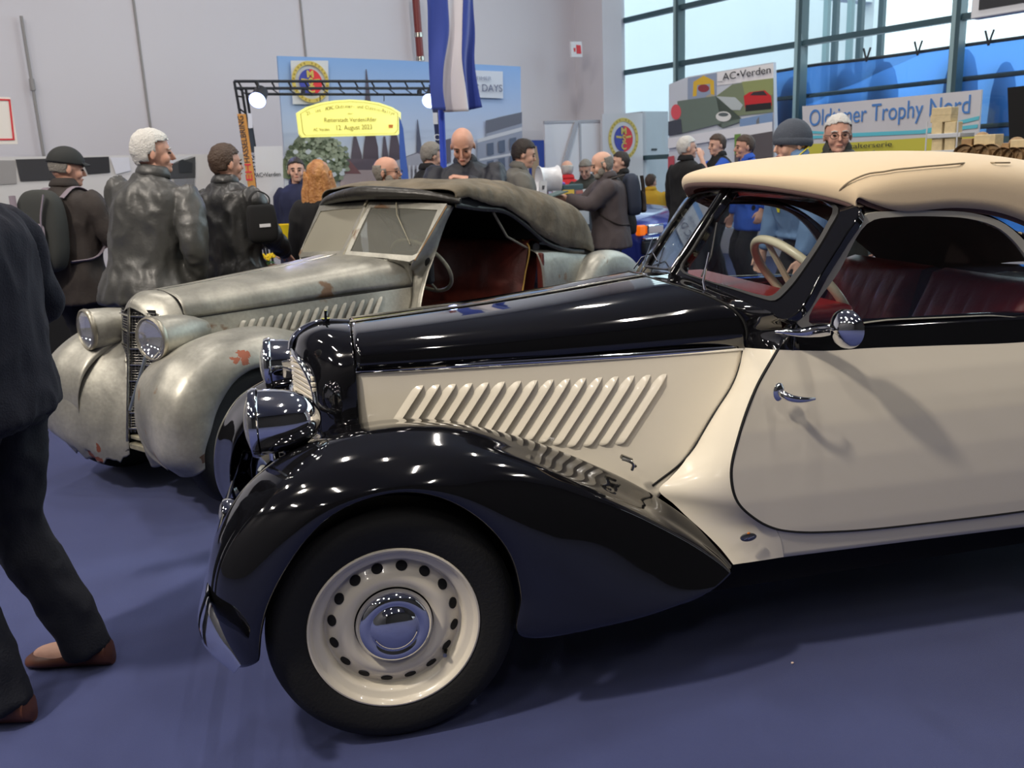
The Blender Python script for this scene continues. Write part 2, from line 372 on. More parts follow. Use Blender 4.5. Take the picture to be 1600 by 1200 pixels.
# ================================================================ black and cream cabriolet (nearest car)
NO = A(0.10, 2.70, 0)
U, UX, UP = frame_fn(NO)
car = thing('vintage_car', 'glossy black and cream cabriolet with raised beige canvas top, nearest car on the blue carpet', 'car', NO)
ST = [
 ((-.435, -.50, .285), (-.365, -.36, .30), (-.405, -.615, .285), (-.372, -.65, .30), (-.345, -.655, .315)),
 ((-.462, -.50, .37), (-.39, -.34, .40), (-.425, -.62, .375), (-.375, -.66, .385), (-.332, -.66, .39)),
 ((-.462, -.49, .47), (-.39, -.32, .50), (-.425, -.625, .47), (-.365, -.665, .465), (-.308, -.665, .465)),
 ((-.428, -.48, .59), (-.36, -.30, .61), (-.39, -.625, .575), (-.325, -.665, .55), (-.262, -.665, .545)),
 ((-.345, -.47, .705), (-.29, -.29, .71), (-.31, -.62, .675), (-.25, -.665, .64), (-.198, -.665, .625)),
 ((-.225, -.46, .780), (-.18, -.28, .765), (-.20, -.615, .745), (-.15, -.665, .705), (-.12, -.665, .685)),
 ((-.07, -.45, .815), (-.05, -.28, .79), (-.06, -.61, .780), (-.03, -.665, .735), (-.02, -.665, .715)),
 ((.09, -.45, .822), (.09, -.29, .795), (.08, -.61, .785), (.08, -.665, .735), (.075, -.665, .712)),
 ((.25, -.45, .800), (.26, -.31, .770), (.23, -.61, .760), (.20, -.665, .70), (.170, -.665, .672)),
 ((.41, -.455, .745), (.43, -.345, .705), (.385, -.61, .70), (.32, -.665, .62), (.258, -.665, .595)),
 ((.57, -.465, .668), (.60, -.38, .620), (.53, -.61, .62), (.43, -.665, .52), (.318, -.665, .50)),
 ((.715, -.48, .585), (.74, -.43, .550), (.67, -.61, .535), (.52, -.665, .42), (.345, -.665, .385)),
 ((.845, -.52, .49), (.85, -.49, .480), (.80, -.61, .445), (.63, -.665, .345), (.352, -.665, .27)),
 ((.935, -.56, .40), (.93, -.55, .405), (.895, -.615, .375), (.76, -.66, .30), (.57, -.66, .262)),
 ((.968, -.595, .345), (.966, -.59, .348), (.945, -.62, .335), (.885, -.64, .31), (.80, -.645, .285))]
for side, nm in ((1, 'near'), (-1, 'far')):
    b = MB(); b.surf(fender_mesh(ST), 130, 50)
    if side < 0:
        b.v = [(x-.085*min(1, max(0, (.05-x)/.4)), y, z+.02*min(1, max(0, (.05-x)/.4))) for x, y, z in b.v]
        b.v = [(x, -y, z) for x, y, z in b.v]; b.f = [q[::-1] for q in b.f]
    b.build('front_fender', black, car, solid=.004, angle=60)
# hood side + louvres
hs_c1 = [(1.085, .939), (1.056, .855), (.977, .746), (.897, .636), (.79, .555)]
top_line = [(-.03, .937), (.3, .934), (.7, .935), (1.085, .939)]
bot_line = [(-.035, .70), (.2, .70), (.42, .62), (.62, .54), (.79, .50)]
hs_c1b = hs_c1[:-1]+[(.79, .50)]
G2 = coons([(-.03, .937), (-.033, .82), (-.035, .70)], hs_c1b, top_line, bot_line, 70, 40)
def lift(G2, fn, off=0.0): return np.array([[(x, fn(x, z)-off, z) for x, z in row] for row in G2])
for side in (1, -1):
    b = MB(); b.grid(lift(G2, hsY))
    if side < 0: b.v = [(x, -y, z) for x, y, z in b.v]; b.f = [q[::-1] for q in b.f]
    hp = b.build('hood_side_panel', cream, car, solid=.003)
    for i in range(16):
        f = min(1, .5+.5*i/12)
        tx, ty = 540+(262+58.2*i)/2.286, 500+(232-2.6*i)/2.286
        bx, by = tx-165/2.286*f*1.0, ty+257/2.286*f
        T = U(tx, ty, -.33); T = U(tx, ty, hsY(T[0], T[2])); B_ = U(bx, by, -.33); B_ = U(bx, by, hsY(B_[0], B_[2]))
        lb = MB(); G = []
        for uu in (0, .03, .07, .12, .2, .3, .4, .5, .6, .7, .8, .88, .94, .98, 1.0):
            env = min(1, uu/.13)**.7*min(1, (1-uu)/.05)**.5; w = .030; row = []
            for vv, hh in ((0, 0), (.10, .10), (.4, .48), (.75, .92), (.88, 1.0), (.93, .92), (.935, 0)):
                x = T[0]*(1-uu)+B_[0]*uu+w*(vv-.5)*(env**.5 if vv < .9 else 1)+.0; z = T[2]*(1-uu)+B_[2]*uu
                row.append((x, hsY(x, z)-.0005-.0125*hh*env, z))
            G.append(row)
        lb.grid(G)
        if side < 0: lb.v = [(x, -y, z) for x, y, z in lb.v]; lb.f = [q[::-1] for q in lb.f]
        lb.build('louvre', cream, hp, angle=50)
        if side > 0:
            sl = MB(); sl.grid([[(T[0]*(1-u)+B_[0]*u+.0155+dx, hsY(T[0]*(1-u)+B_[0]*u+.0155+dx, T[2]*(1-u)+B_[2]*u)-.0012, T[2]*(1-u)+B_[2]*u) for dx in (-.006, .0025)] for u in np.linspace(.06, .95, 12)])
            sl.build('louvre_slot', seam_dark, hp)
# hood top (two halves)
def hood_sec(x0, zC, zE, yE, xr, n=26, a=.75, bz=.55):
    P = []
    for i in range(n):
        ph = math.pi/2*i/(n-1); s, c = math.sin(ph), math.cos(ph)
        P.append((x0+xr*s*s, yE*s**a, zE+(zC-zE)*c**bz))
    return P
def hood_top(XS, m, parent, name='hood'):
    for side in (1, -1):
        b = MB(); b.surf([hood_sec(*q) for q in XS], 60, 26, chord=False)
        # drop a short skirt to the strip
        if side < 0: b.v = [(x, -y, z) for x, y, z in b.v]; b.f = [q[::-1] for q in b.f]
        b.build(name, m, parent, solid=.003)
XS = [(-.028, 1.040, .937, -.245, 0), (.15, 1.050, .936, -.272, .0), (.4, 1.066, .935, -.305, .02), (.65, 1.088, .936, -.343, .06), (.82, 1.106, .938, -.375, .12), (.931, 1.117, .940, -.415, .160)]
hood_top(XS, black, car)
hl = [(x[0], 0, x[1]+.002) for x in XS]
MB().tube(herm(hl, 40), .004, 8).build('hood_hinge', chrome_dull, car)
for side in (1, -1):
    P = herm([(x, side*(hsY(x, z)-.004), z) for x, z in top_line], 40)
    MB().tube(P, .0085, 10, flat=(1.0, .6)).build('chrome_strip', chrome, car)
    rc = herm([(q[0], side*q[1], q[2]) for q in hood_sec(*XS[-1])][::3]+[(x, side*(hsY(x, z)), z) for x, z in hs_c1], 90)
    MB().tube(rc+A(0, -.002*side, 0), .0035, 6).build('panel_gap', seam_dark, car)
# radiator shell
sA = [(-.03, 0, 1.041), (-.03, -.10, 1.036), (-.03, -.19, 1.012), (-.03, -.24, .955), (-.033, -.252, .86), (-.036, -.262, .70)]
sB = [(-.12, 0, 1.045), (-.115, -.09, 1.038), (-.10, -.165, 1.010), (-.09, -.222, .945), (-.09, -.24, .86), (-.09, -.25, .70)]
sC = [(-.185, 0, 1.020), (-.175, -.075, 1.012), (-.155, -.14, .985), (-.14, -.195, .925), (-.138, -.213, .85), (-.138, -.22, .70)]
sD = [(-.205, 0, .975), (-.198, -.07, .968), (-.178, -.13, .950), (-.153, -.178, .895), (-.147, -.195, .83), (-.150, -.20, .70)]
for side in (1, -1):
    b = MB(); b.surf([sA, sB, sC, sD], 30, 40, chord=False)
    if side < 0: b.v = [(x, -y, z) for x, y, z in b.v]; b.f = [q[::-1] for q in b.f]
    b.build('radiator_shell', black, car, solid=.003)
    P = herm([(x, y*side, z) for x, y, z in sD], 40)
    MB().tube(P+A(-.003, -.002*side, 0), .0085, 10).build('grille_frame', chrome, car)
    P = herm([(-.20, 0, 1.000), (-.19, -.05*side, 1.000), (-.17, -.10*side, .99), (-.155, -.13*side, .975)], 20)
nose = herm([(-.03, 0, 1.043), (-.12, 0, 1.049), (-.175, 0, 1.03), (-.205, 0, 1.0), (-.213, 0, .972)], 30)
MB().tube(nose, np.linspace(.005, .011, 30), 10, flat=(1, 1.6)).build('nose_trim', chrome, car)
for side in (1, -1):
    pass
g = MB()
for i in range(34):
    z = .96-.0155*i; w = min(.195, .06+max(0, (.975-z))**.5*.5); x0 = -.207-.0*i; 
    for side in (1, -1):
        p0 = A(-.212+(.0), 0, z); p1 = A(-.150, -side*w, z); d = p1-p0; L = np.linalg.norm(d)
        g.box((p0+p1)/2, (L, .014, .0115), rotm('Z', math.atan2(d[1], d[0])))
gr = g.build('grille', cream, car, bevel=.002)
bk = MB(); bk.prism([(-.195, 0, .955), (-.14, -.18, .89), (-.14, -.195, .42), (-.195, 0, .42), (-.14, .195, .42), (-.14, .18, .89)], (.02, 0, 0)); bk.build('grille_core', darkmat, gr)
MB().tube([(-.10, -.0, 1.046), (-.10, 0, 1.058)], .014, 12).tube([(-.10, 0, 1.058), (-.098, 0, 1.082)], .0045, 8).build('radiator_cap', black, car)
# blue rib between the lamps and the grille: lamp bar
MB().tube(herm([(-.20, -.33, .80), (-.215, -.15, .835), (-.222, 0, .845), (-.215, .15, .835), (-.20, .33, .80)], 30), .011, 10).build('lamp_bar', chrome, car)
# headlamps
def headlamp(parent, lens, R, L, m, axis=(1, 0, -.02), lensm=None, r_end=.012):
    ax = A(*axis)
    body = MB().lathe([(R*.99, 0), (R*1.0, .012), (R*.99, .03), (R*.98, L*.28), (R*.94, L*.46), (R*.86, L*.62), (R*.73, L*.77), (R*.54, L*.89), (R*.30, L*.965), (r_end, L)], lens, ax, 48, cap1=True).build('headlamp', m, parent)
    MB().lathe([(R*1.0, .016), (R*1.06, .012), (R*1.07, .002), (R*1.03, -.008), (R*.97, -.008), (R*.95, .0)], lens, ax, 48).build('rim', chrome, body)
    MB().lathe([(R*.97, -.003), (R*.8, -.013), (R*.5, -.022), (R*.25, -.026), (.0008, -.027)], lens, ax, 40, cap1=True).build('lens', lensm or lens_glass, body)
    MB().lathe([(R*.93, .004), (R*.7, .03), (R*.4, .05), (.0008, .055)], lens, ax, 40, cap1=True).build('reflector', chrome, body)
    return body
for side in (1, -1):
    hl_ = headlamp(car, A(-.312, -.375*side, .852), .0885, .175, chrome)
    MB().tube(herm([(-.25, -.375*side, .77), (-.20, -.37*side, .755), (-.15, -.33*side, .765), (-.09, -.26*side, .775)], 12), .009, 8).tube([(-.27, -.375*side, .78), (-.27, -.375*side, .745)], .014, 10).build('bracket', chrome, hl_)
# bumper, horn
for z0, nm in ((.435, 'bumper'),):
    P = herm([(-.385, -.735, z0-.09), (-.425, -.70, z0-.045), (-.462, -.62, z0), (-.478, -.4, z0), (-.483, 0, z0), (-.478, .4, z0), (-.462, .62, z0), (-.425, .70, z0-.045), (-.385, .735, z0-.09)], 70)
    MB().tube(P, np.concatenate([np.linspace(.02, .05, 8), np.full(54, .05), np.linspace(.05, .02, 8)]), 14, flat=(1, .16)).build('bumper', chrome, car)
hp_ = U(350, 803, .02)
fl = MB().lathe([(.0008, .085), (.02, .082), (.038, .065), (.048, .035), (.050, .005), (.046, -.004)], hp_, (1, 0, -.1), 32).build('fog_lamp', chrome, car)
MB().lathe([(.046, -.003), (.03, -.012), (.0008, -.016)], hp_, (1, 0, -.1), 28, cap1=True).build('lens', lens_glass, fl); MB().tube([hp_+A(.04, 0, -.04), hp_+A(.05, 0, -.10)], .01, 8).build('bracket', chrome, fl)
# ---- body side
def bodyY(x, z):
    zz = np.array([.30, .36, .45, .55, .65, .75, .87, .96, 1.03, 1.10]); yy = np.array([.600, .607, .617, .622, .620, .612, .592, .568, .548, .535])
    o = np.interp(z, zz, yy)
    bul = .030*np.clip((x-1.05)/.9, 0, 1)**1.0*np.clip((1.1-z)/.3, 0, 1)
    tail = np.clip((x-2.3)/1.3, 0, 1)**2*.22
    return -(o+bul*.8-tail)
C2 = [(1.105, .962), (1.03, .87), (.972, .75), (.945, .64), (.962, .56), (1.02, .497), (1.09, .45), (1.12, .36)]
C2s = [(x, bodyY(x, z), z) for x, z in C2]
C1 = [(x, hsY(x, z), z) for x, z in hs_c1[:-1]]+[(.845, -.468, .597), (.795, -.466, .560), (.828, -.492, .520), (.862, -.518, .482), (.93, -.565, .41), (.97, -.595, .352)]
mid1 = [(np.array(p)*.5+np.array(q)*.5+A(0, -.001, 0)) for p, q in zip(herm(C1, 14), herm(C2s, 14))]
for side in (1, -1):
    b = MB(); b.surf([herm(C1, 14), mid1, herm(C2s, 14)], 24, 70)
    # main side: from C2 rearwards
    C = herm(C2, 50); G = []
    for u in np.linspace(0, 1, 70):
        row = []
        for x, z in C:
            zb = z-(.02 if z < .40 else 0)*u
            X = x+(3.45-x)*u
            # wheel cut of the rear is covered by the rear fender
            row.append((X, bodyY(X, zb)+.0012, zb))
        G.append(row)
    b.grid(G)
    # roll under
    b.grid([[(x, y, z), (x, y+.02, z-.012), (x, y+.08, z-.02)] for x, y, z in [g_[-1] for g_ in G]])
    if side < 0: b.v = [(x, -y, z) for x, y, z in b.v]; b.f = [q[::-1] for q in b.f]
    b.build('body_side', cream, car, angle=60)
# door (cream lower, black upper band)
dl = [(1.105, .962), (1.03, .87), (.972, .75), (.945, .64), (.962, .56), (1.02, .497)]
dbot = [(1.02, .497), (1.075, .462), (1.142, .441), (1.306, .421), (1.581, .412), (1.913, .410), (2.12, .415)]
dtop = [U(1215, 546, -.568)[[0, 2]], U(1290, 547, -.57)[[0, 2]], U(1352, 543, -.572)[[0, 2]], U(1450, 539, -.575)[[0, 2]], U(1600, 532, -.578)[[0, 2]], (2.12, .930)]
dl[0] = tuple(dtop[0])
dright = [(2.12, .930), (2.12, .7), (2.12, .415)]
GD = coons(dl, dright, dtop, dbot, 80, 50)
bandtop = [U(1245, 507, -.55)[[0, 2]], U(1352, 503, -.55)[[0, 2]], U(1450, 498, -.55)[[0, 2]], U(1600, 489, -.55)[[0, 2]], (2.12, .985)]
for side in (1, -1):
    b = MB(); b.grid(lift(GD, bodyY, .004))
    ed = [GD[0, j] for j in range(50)]+[GD[i, -1] for i in range(1, 80)]
    b.grid([[(x, bodyY(x, z)-.004, z), (x, bodyY(x, z)+.006, z)] for x, z in ed])
    if side < 0: b.v = [(x, -y, z) for x, y, z in b.v]; b.f = [q[::-1] for q in b.f]
    door = b.build('door', cream, car, angle=50)
    gp = [(x, side*(bodyY(x, z)-.0015), z) for x, z in dl+dbot[1:]]
    MB().tube(herm(gp, 120), .0042, 6).build('panel_gap', seam_dark, door)
    # black band
    t0 = herm(dtop, 60); t1 = herm(bandtop, 60); b = MB(); G = []
    for i in range(60):
        row = []
        for v in np.linspace(0, 1, 10):
            x, z = t0[i]*(1-v)+t1[i]*v; row.append((x, (bodyY(x, z)-.0045) if v < .8 else (bodyY(x, z)-.0045+.012*((v-.8)/.2)**2), z))
        row.append((row[-1][0], row[-1][1]+.05, row[-1][2]+.0)); G.append(row)
    b.grid(G)
    if side < 0: b.v = [(x, -y, z) for x, y, z in b.v]; b.f = [q[::-1] for q in b.f]
    b.build('door_band', black, door, angle=60)
    if side > 0: near_door = door
    # band of the rear body behind the door
    b = MB(); G = []
    for x in np.linspace(2.12, 3.4, 30):
        zt = 1.0-.10*max(0, (x-2.3)); G.append([(x, bodyY(x, z)-.002, z) for z in np.linspace(.925-.05*max(0, x-2.3), zt, 6)]+[(x, bodyY(x, zt)+.10, zt+.03), (x, bodyY(x, zt)+.30, zt+.05), (x, 0, zt+.05)])
    b.grid(G)
    if side < 0: b.v = [(x, -y, z) for x, y, z in b.v]; b.f = [q[::-1] for q in b.f]
    b.build('rear_deck', black, car, angle=60)
# cowl (black) between hood and windscreen
scrCB, scrCT, scrNT = A(1.033, 0, 1.122), A(1.234, 0, 1.392), A(1.322, -.50, 1.348)
scrN = np.cross(scrCT-scrCB, scrNT-scrCB); scrN /= np.linalg.norm(scrN)
if scrN[0] > 0: scrN = -scrN
def SCR(px, py, off=0.0): return UP(px, py, scrCB+scrN*off, scrN)
hr = [np.array(q) for q in hood_sec(*XS[-1])]
cA = [hr[0], hr[6], hr[11], hr[16], hr[20], hr[23], A(1.087, hsY(1.087, .938), .938)]
cBpts = [SCR(1050, 427), SCR(1085, 438), SCR(1125, 455), SCR(1170, 474), SCR(1212, 492), U(1222, 515, -.53), U(1215, 546, -.567)]
cBpts[0][1] = 0
for side in (1, -1):
    b = MB(); m_ = [(p+q)/2+A(0, 0, -.004) for p, q in zip(cA, cBpts)]
    b.surf([cA, m_, cBpts], 16, 40)
    if side < 0: b.v = [(x, -y, z) for x, y, z in b.v]; b.f = [q[::-1] for q in b.f]
    b.build('cowl', black, car, angle=60)
# windscreen frame and panes
outer = [(1050, 427), (1072, 388), (1098, 346), (1137, 286), (1180, 290), (1240, 299), (1300, 311), (1343, 326), (1318, 372), (1285, 425), (1248, 487), (1228, 500), (1195, 486), (1150, 466), (1100, 445)]
inner = [(1067, 420), (1084, 390), (1105, 356), (1143, 302), (1182, 301), (1235, 306), (1288, 315), (1302, 326), (1290, 356), (1266, 396), (1228, 444), (1206, 463), (1188, 461), (1148, 450), (1105, 438)]
outer = herm(outer, 64, closed=True); inner = herm(inner, 64, closed=True)
O3 = [SCR(*q) for q in outer]; I3 = [SCR(*q) for q in inner]
for side in (1, -1):
    f = lambda P, off=0: [A(p[0], p[1]*side, p[2])+A(scrN[0], scrN[1]*side, scrN[2])*off for p in P]
    d = A(scrN[0], scrN[1]*side, scrN[2])
    fr = MB().ring(f(O3), f(I3), -d*.028).build('windscreen_frame', black, car, bevel=.006, angle=40)
    mid_ = [(o*.22+i*.78) for o, i in zip(O3, I3)]
    MB().ring(f(mid_, .004), f(I3, .004), -d*.006).build('seal', rubber_trim, fr)
    MB().prism(f(I3, -.012), d*.003).build('pane', glass, fr, smooth=False)
MB().tube([SCR(1050, 427)*A(1, 0, 1), SCR(1137, 287)*A(1, 0, 1)], .016, 10).build('windscreen_post', black, car)
MB().tube([SCR(1058, 415, .01)*A(1, 0, 1), SCR(1134, 290, .01)*A(1, 0, 1)], .004, 8).build('post_trim', chrome, car)
# A pillar
pillar_front = [SCR(1343, 326), SCR(1318, 372), SCR(1285, 425), SCR(1248, 487), U(1222, 515, -.53), U(1215, 546, -.567)]
pillar_mid = [U(1350, 328, -.548), U(1330, 372, -.55), U(1300, 425, -.553), U(1262, 480, -.556), U(1238, 515, -.566), U(1228, 546, -.571)]
pillar_back = [U(1362, 331, -.545), U(1340, 362, -.55), U(1310, 412, -.553), U(1276, 465, -.555), U(1248, 509, -.556), U(1240, 547, -.573)]
for side in (1, -1):
    b = MB(); b.surf([pillar_front, pillar_mid, pillar_back, [p+A(.005, .03, 0) for p in pillar_back]], 16, 40)
    if side < 0: b.v = [(x, -y, z) for x, y, z in b.v]; b.f = [q[::-1] for q in b.f]
    b.build('windscreen_pillar', black, car, angle=60)
# side window
wo = [(1246, 506), (1300, 418), (1349, 337), (1400, 330), (1460, 329), (1520, 333), (1565, 347), (1597, 372), (1625, 410), (1640, 450), (1648, 489), (1540, 494), (1400, 500)]
wi = [(1264, 503), (1311, 424), (1360, 346), (1402, 339), (1460, 338), (1516, 342), (1558, 355), (1586, 378), (1610, 412), (1624, 450), (1630, 488), (1540, 493), (1400, 499)]
wo3 = [U(x, y, -.568) for x, y in herm(wo, 60, closed=True)]; wi3 = [U(x, y, -.568) for x, y in herm(wi, 60, closed=True)]
ft = [(1349, 325), (1405, 333), (1460, 331), (1515, 328), (1560, 343), (1600, 371), (1640, 412), (1665, 455), (1672, 489)]
fb = [(1352, 334), (1404, 337), (1460, 336), (1516, 338), (1558, 353), (1592, 378), (1618, 412), (1632, 450), (1638, 489)]
for side in (1, -1):
    m3 = lambda P: [p*A(1, side, 1) for p in P]
    w = MB().ring(m3(wo3), m3(wi3), (0, .012*side, 0)).build('side_window_channel', grey_rubber, car)
    MB().prism(m3([p+A(0, .006, 0) for p in wi3]), (0, .003*side, 0)).build('pane', glass, w, smooth=False)
    b = MB(); b.surf([m3([U(*q, -.552) for q in ft]), m3([(U(*q, -.556)+U(*r_, -.556))/2 for q, r_ in zip(ft, fb)]), m3([U(*q, -.552) for q in fb]), m3([U(*q, -.535) for q in fb])], 10, 50)
    b.build('roof_rail', black, car)
# ---- canvas roof
def roof_sec(x, zc, ze, ye, xe, p=.38, n=30, q=.75):
    """half section from centre to near edge"""
    P = []
    for i in range(n):
        ph = math.pi/2*i/(n-1); s, c = math.sin(ph), math.cos(ph)
        P.append((x+xe*s**2, ye*s**.80, ze+(zc-ze)*c**p))
    return P
RS = [(1.215, 1.398, 1.334, -.545, .145, 1.35), (1.178, 1.404, 1.336, -.555, .155, 1.25), (1.185, 1.434, 1.360, -.560, .150, .85), (1.28, 1.455, 1.342, -.567, .10, .55), (1.42, 1.470, 1.318, -.570, .05), (1.62, 1.479, 1.318, -.572, .02), (1.80, 1.474, 1.290, -.575, .0), (1.95, 1.460, 1.215, -.578, 0.02), (2.08, 1.44, 1.12, -.58, .03), (2.25, 1.40, 1.02, -.58, .0), (2.50, 1.30, .98, -.565, -.08), (2.70, 1.16, .965, -.54, -.1), (2.82, 1.03, .96, -.50, -.12)]
rows = [roof_sec(*q) for q in RS]
b = MB()
full = [[(x, -y, z) for x, y, z in r_[::-1]]+r_[1:] for r_ in rows]
Gr = b.surf(full, 120, 120)
# rear window hole
rc = A(2.53, 0, 1.27)
roof = b.build('canvas_roof', canvas_beige, car, solid=.006, angle=60)
bl = MB(); bl.grid(Gr*A(1, .985, 1)+A(0, 0, -.012)); lin_ = bl.build('roof_lining', liner, roof, angle=60)
for o_ in (roof, lin_):
    bm = bmesh.new(); bm.from_mesh(o_.data)
    dl_ = [f_ for f_ in bm.faces if (f_.calc_center_median().y/.43)**2+((f_.calc_center_median().z-1.19)/.10)**2 < 1 and f_.calc_center_median().x > 2.2]
    bmesh.ops.delete(bm, geom=dl_, context='FACES'); bm.to_mesh(o_.data); bm.free()
def roof_x(y, z):
    sel = Gr[70:, :, :].reshape(-1, 3); d = (sel[:, 1]-y)**2+(sel[:, 2]-z)**2; return sel[d.argmin()][0]
ringp = [A(roof_x(.435*math.cos(a), 1.19+.105*math.sin(a)), .435*math.cos(a), 1.19+.105*math.sin(a)) for a in np.linspace(0, 2*math.pi, 48, endpoint=False)]
rw = MB().tube(herm(ringp, 80, closed=True), .010, 8, closed=True).build('rear_window_frame', chrome, roof)
b = MB(); b.grid([[A(roof_x(y_, 1.19+s_*.1*math.sqrt(max(0, 1-(y_/.43)**2))), y_, 1.19+s_*.1*math.sqrt(max(0, 1-(y_/.43)**2))) for y_ in np.linspace(-.42, .42, 20)] for s_ in (1, 0, -1)]); b.build('rear_pane', glass, rw)
# seam of the side panel
seam = herm([(1305, 316), (1310, 302), (1330, 286), (1365, 275), (1420, 268), (1500, 261), (1545, 259), (1590, 260)], 60)
def roof_z(x, y):
    sel = Gr.reshape(-1, 3); d = (sel[:, 0]-x)**2+(sel[:, 1]-y)**2; return sel[d.argmin()][2]
Gd = np.array([herm(Gr[i], 240) for i in range(110)]); Gd = np.array([herm(Gd[:, j], 240) for j in range(240)]).reshape(-1, 3); Gd = Gd[Gd[:, 1] < .1]
_pr = np.array([project(q+NO) for q in Gd]); sm = []
for q in seam: sm.append(Gd[((_pr-q)**2).sum(1).argmin()]+A(0, -.006, .009))
MB().tube(herm(sm[::4], 80), .0026, 6).build('seam', mat('canvas_seam', sr(150, 135, 110), .9), roof)
# ---- interior
it = MB()
it.box((1.98, 0, .38), (1.9, 1.06, .04)); it.box((1.42, 0, .74), (.03, 1.0, .5))
it.build('cabin_floor', darkmat, car, smooth=False)
for side in (1, -1):
    b = MB(); G = [[(x, side*(bodyY(x, z)+.035), z) for z in np.linspace(.42, 1.0-.05*max(0, (x-2.1)), 8)] for x in np.linspace(1.2, 2.9, 30)]
    b.grid(G).build('door_trim', red_leather, car)
    MB().tube([(x, side*(bodyY(x, .985)+.03), .985) for x in np.linspace(1.25, 2.2, 12)], .006, 8).build('trim_strip', chrome, car)
    # sill cap
MB().box((1.30, 0, 1.035), (.16, 1.02, .05)).box((1.34, 0, .98), (.05, 1.02, .12)).build('dashboard', red_leather, car, bevel=.02)
def pleated(name, x0, x1, y0, y1, z0, z1, thick, m, parent, n=9, back=0.25):
    b = MB(); nY, nZ = n*8, 20; G = []
    for i in range(nY+1):
        y = y0+(y1-y0)*i/nY; pl = abs(math.sin(math.pi*n*(i/nY)))**.5*.018; ed = min(1, i/4, (nY-i)/4)**.5
        G.append([(x0+(x1-x0)*(j/nZ)-thick*math.sin(math.pi*(.1+.8*j/nZ))*ed-pl*math.sin(math.pi*(j/nZ)**.8), y, z0+(z1-z0)*j/nZ) for j in range(nZ+1)]+[(x1+.05, y, z1+.012), (x1+.12, y, z1-.02), (x0+.14, y, z0)])
    b.grid(G); return b.build(name, m, parent, angle=70)
for yc in (-.27, .27):
    pleated('front_seat_back', 1.86, 2.0, yc-.24, yc+.24, .55, 1.06, .06, red_leather, car, 6)
    MB().box((1.66, yc, .53), (.46, .46, .16)).build('front_seat_cushion', red_leather, car, bevel=.05)
pleated('rear_seat_back', 2.42, 2.55, -.5, .5, .55, .99, .06, red_leather, car, 12)
# steering wheel
swc = A(1.352, -.255, 1.09); swn = A(.76, 0, .65); swn /= np.linalg.norm(swn)
e1 = A(0, 1, 0); e2 = np.cross(swn, e1)
ringp = [swc+.19*(math.cos(a)*e1+math.sin(a)*e2) for a in np.linspace(0, 2*math.pi, 64, endpoint=False)]
sw = MB().tube(ringp, .0135, 12, closed=True).build('steering_wheel', ivory, car)
sp = MB()
for a in (math.pi/2, math.pi*7/6, -math.pi/6): sp.tube([swc-swn*.03, swc+.185*(math.cos(a)*e1+math.sin(a)*e2)], [.011, .009], 8)
sp.ellipsoid(swc-swn*.02, (.035, .035, .035)); sp.tube([swc-swn*.03, swc-swn*.35], .018, 10); sp.build('spokes', ivory, sw)
# ---- mirror, handle, badge, latch, wipers
mp = A(1.226, -.70, 1.033)
mr_ = MB().lathe([(.0008, -.036), (.012, -.034), (.03, -.026), (.045, -.014), (.052, -.004), (.053, .0), (.050, .006), (.045, .008)], mp, (.93, .36, .05), 40, cap0=True).build('door_mirror', chrome, near_door)
MB().lathe([(.046, .007), (.02, .0075), (.0008, .0075)], mp, (.93, .36, .05), 32).build('mirror_glass', chrome, mr_)
MB().tube(herm([(1.10, bodyY(1.10, 1.0)-.004, 1.012), (1.13, -.585, 1.012), (1.165, -.60, 1.012), (1.19, -.63, 1.02), (1.205, -.675, 1.03), (1.215, -.69, 1.033)], 24), herm([(.004,), (.012,), (.017,), (.019,), (.016,), (.012,)], 24)[:, 0], 12, flat=(1, .8)).build('mirror_arm', chrome, mr_)
hp0 = U(1216, 612, -.63)
hd = MB().lathe([(.020, 0), (.0205, -.004), (.016, -.009), (.011, -.011)], hp0, (0, 1, 0), 28, sc=(1.25, .8), cap1=True)
hd.tube(herm([hp0, hp0+A(.004, -.02, -.004), hp0+A(.012, -.035, -.009), hp0+A(.03, -.042, -.014), hp0+A(.06, -.043, -.018), hp0+A(.088, -.036, -.020)], 24), herm([(.011,), (.0115,), (.012,), (.0115,), (.010,), (.005,)], 24)[:, 0], 12, flat=(1, .8))
hd.build('door_handle', chrome, near_door)
bp0 = U(1176, 845, -.645); byy = bodyY(bp0[0], bp0[2])-.002; badge_m = mat('badge_metal', (.25, .25, .25), .35, metal=1.0)
bd = MB().lathe([(.022, 0), (.022, -.003), (.019, -.0045), (.0008, -.005)], A(bp0[0], byy, bp0[2]), (0, 1, 0), 40, sc=(.55, 1.12), cap1=True).build('maker_badge', badge_m, car)
MB().tube([(bp0[0]-.015, byy-.006, bp0[2]-.003), (bp0[0]+.002, byy-.0065, bp0[2]+.002), (bp0[0]-.003, byy-.0065, bp0[2]-.003), (bp0[0]+.015, byy-.006, bp0[2]+.003)], .0012, 6).build('badge_emblem', chrome, bd)
MB().ellipsoid(A(bp0[0], byy-.003, bp0[2]+.0125), (.005, .003, .0035)).build('badge_dot', mat('amber_enamel', sr(190, 110, 30), .3), bd)
lp = U(983, 722, -.47)
MB().tube(herm([lp+A(-.02, 0, .012), lp+A(-.005, -.012, .008), lp+A(.006, -.018, 0), lp+A(.004, -.012, -.02)], 12), .005, 8).tube([lp+A(-.02, .01, .016), lp+A(.012, .012, .0)], .007, 8).tube([lp+A(0, -.01, .008), lp+A(.016, -.012, -.012)], .0045, 8).build('hood_latch', chrome_dull, car)
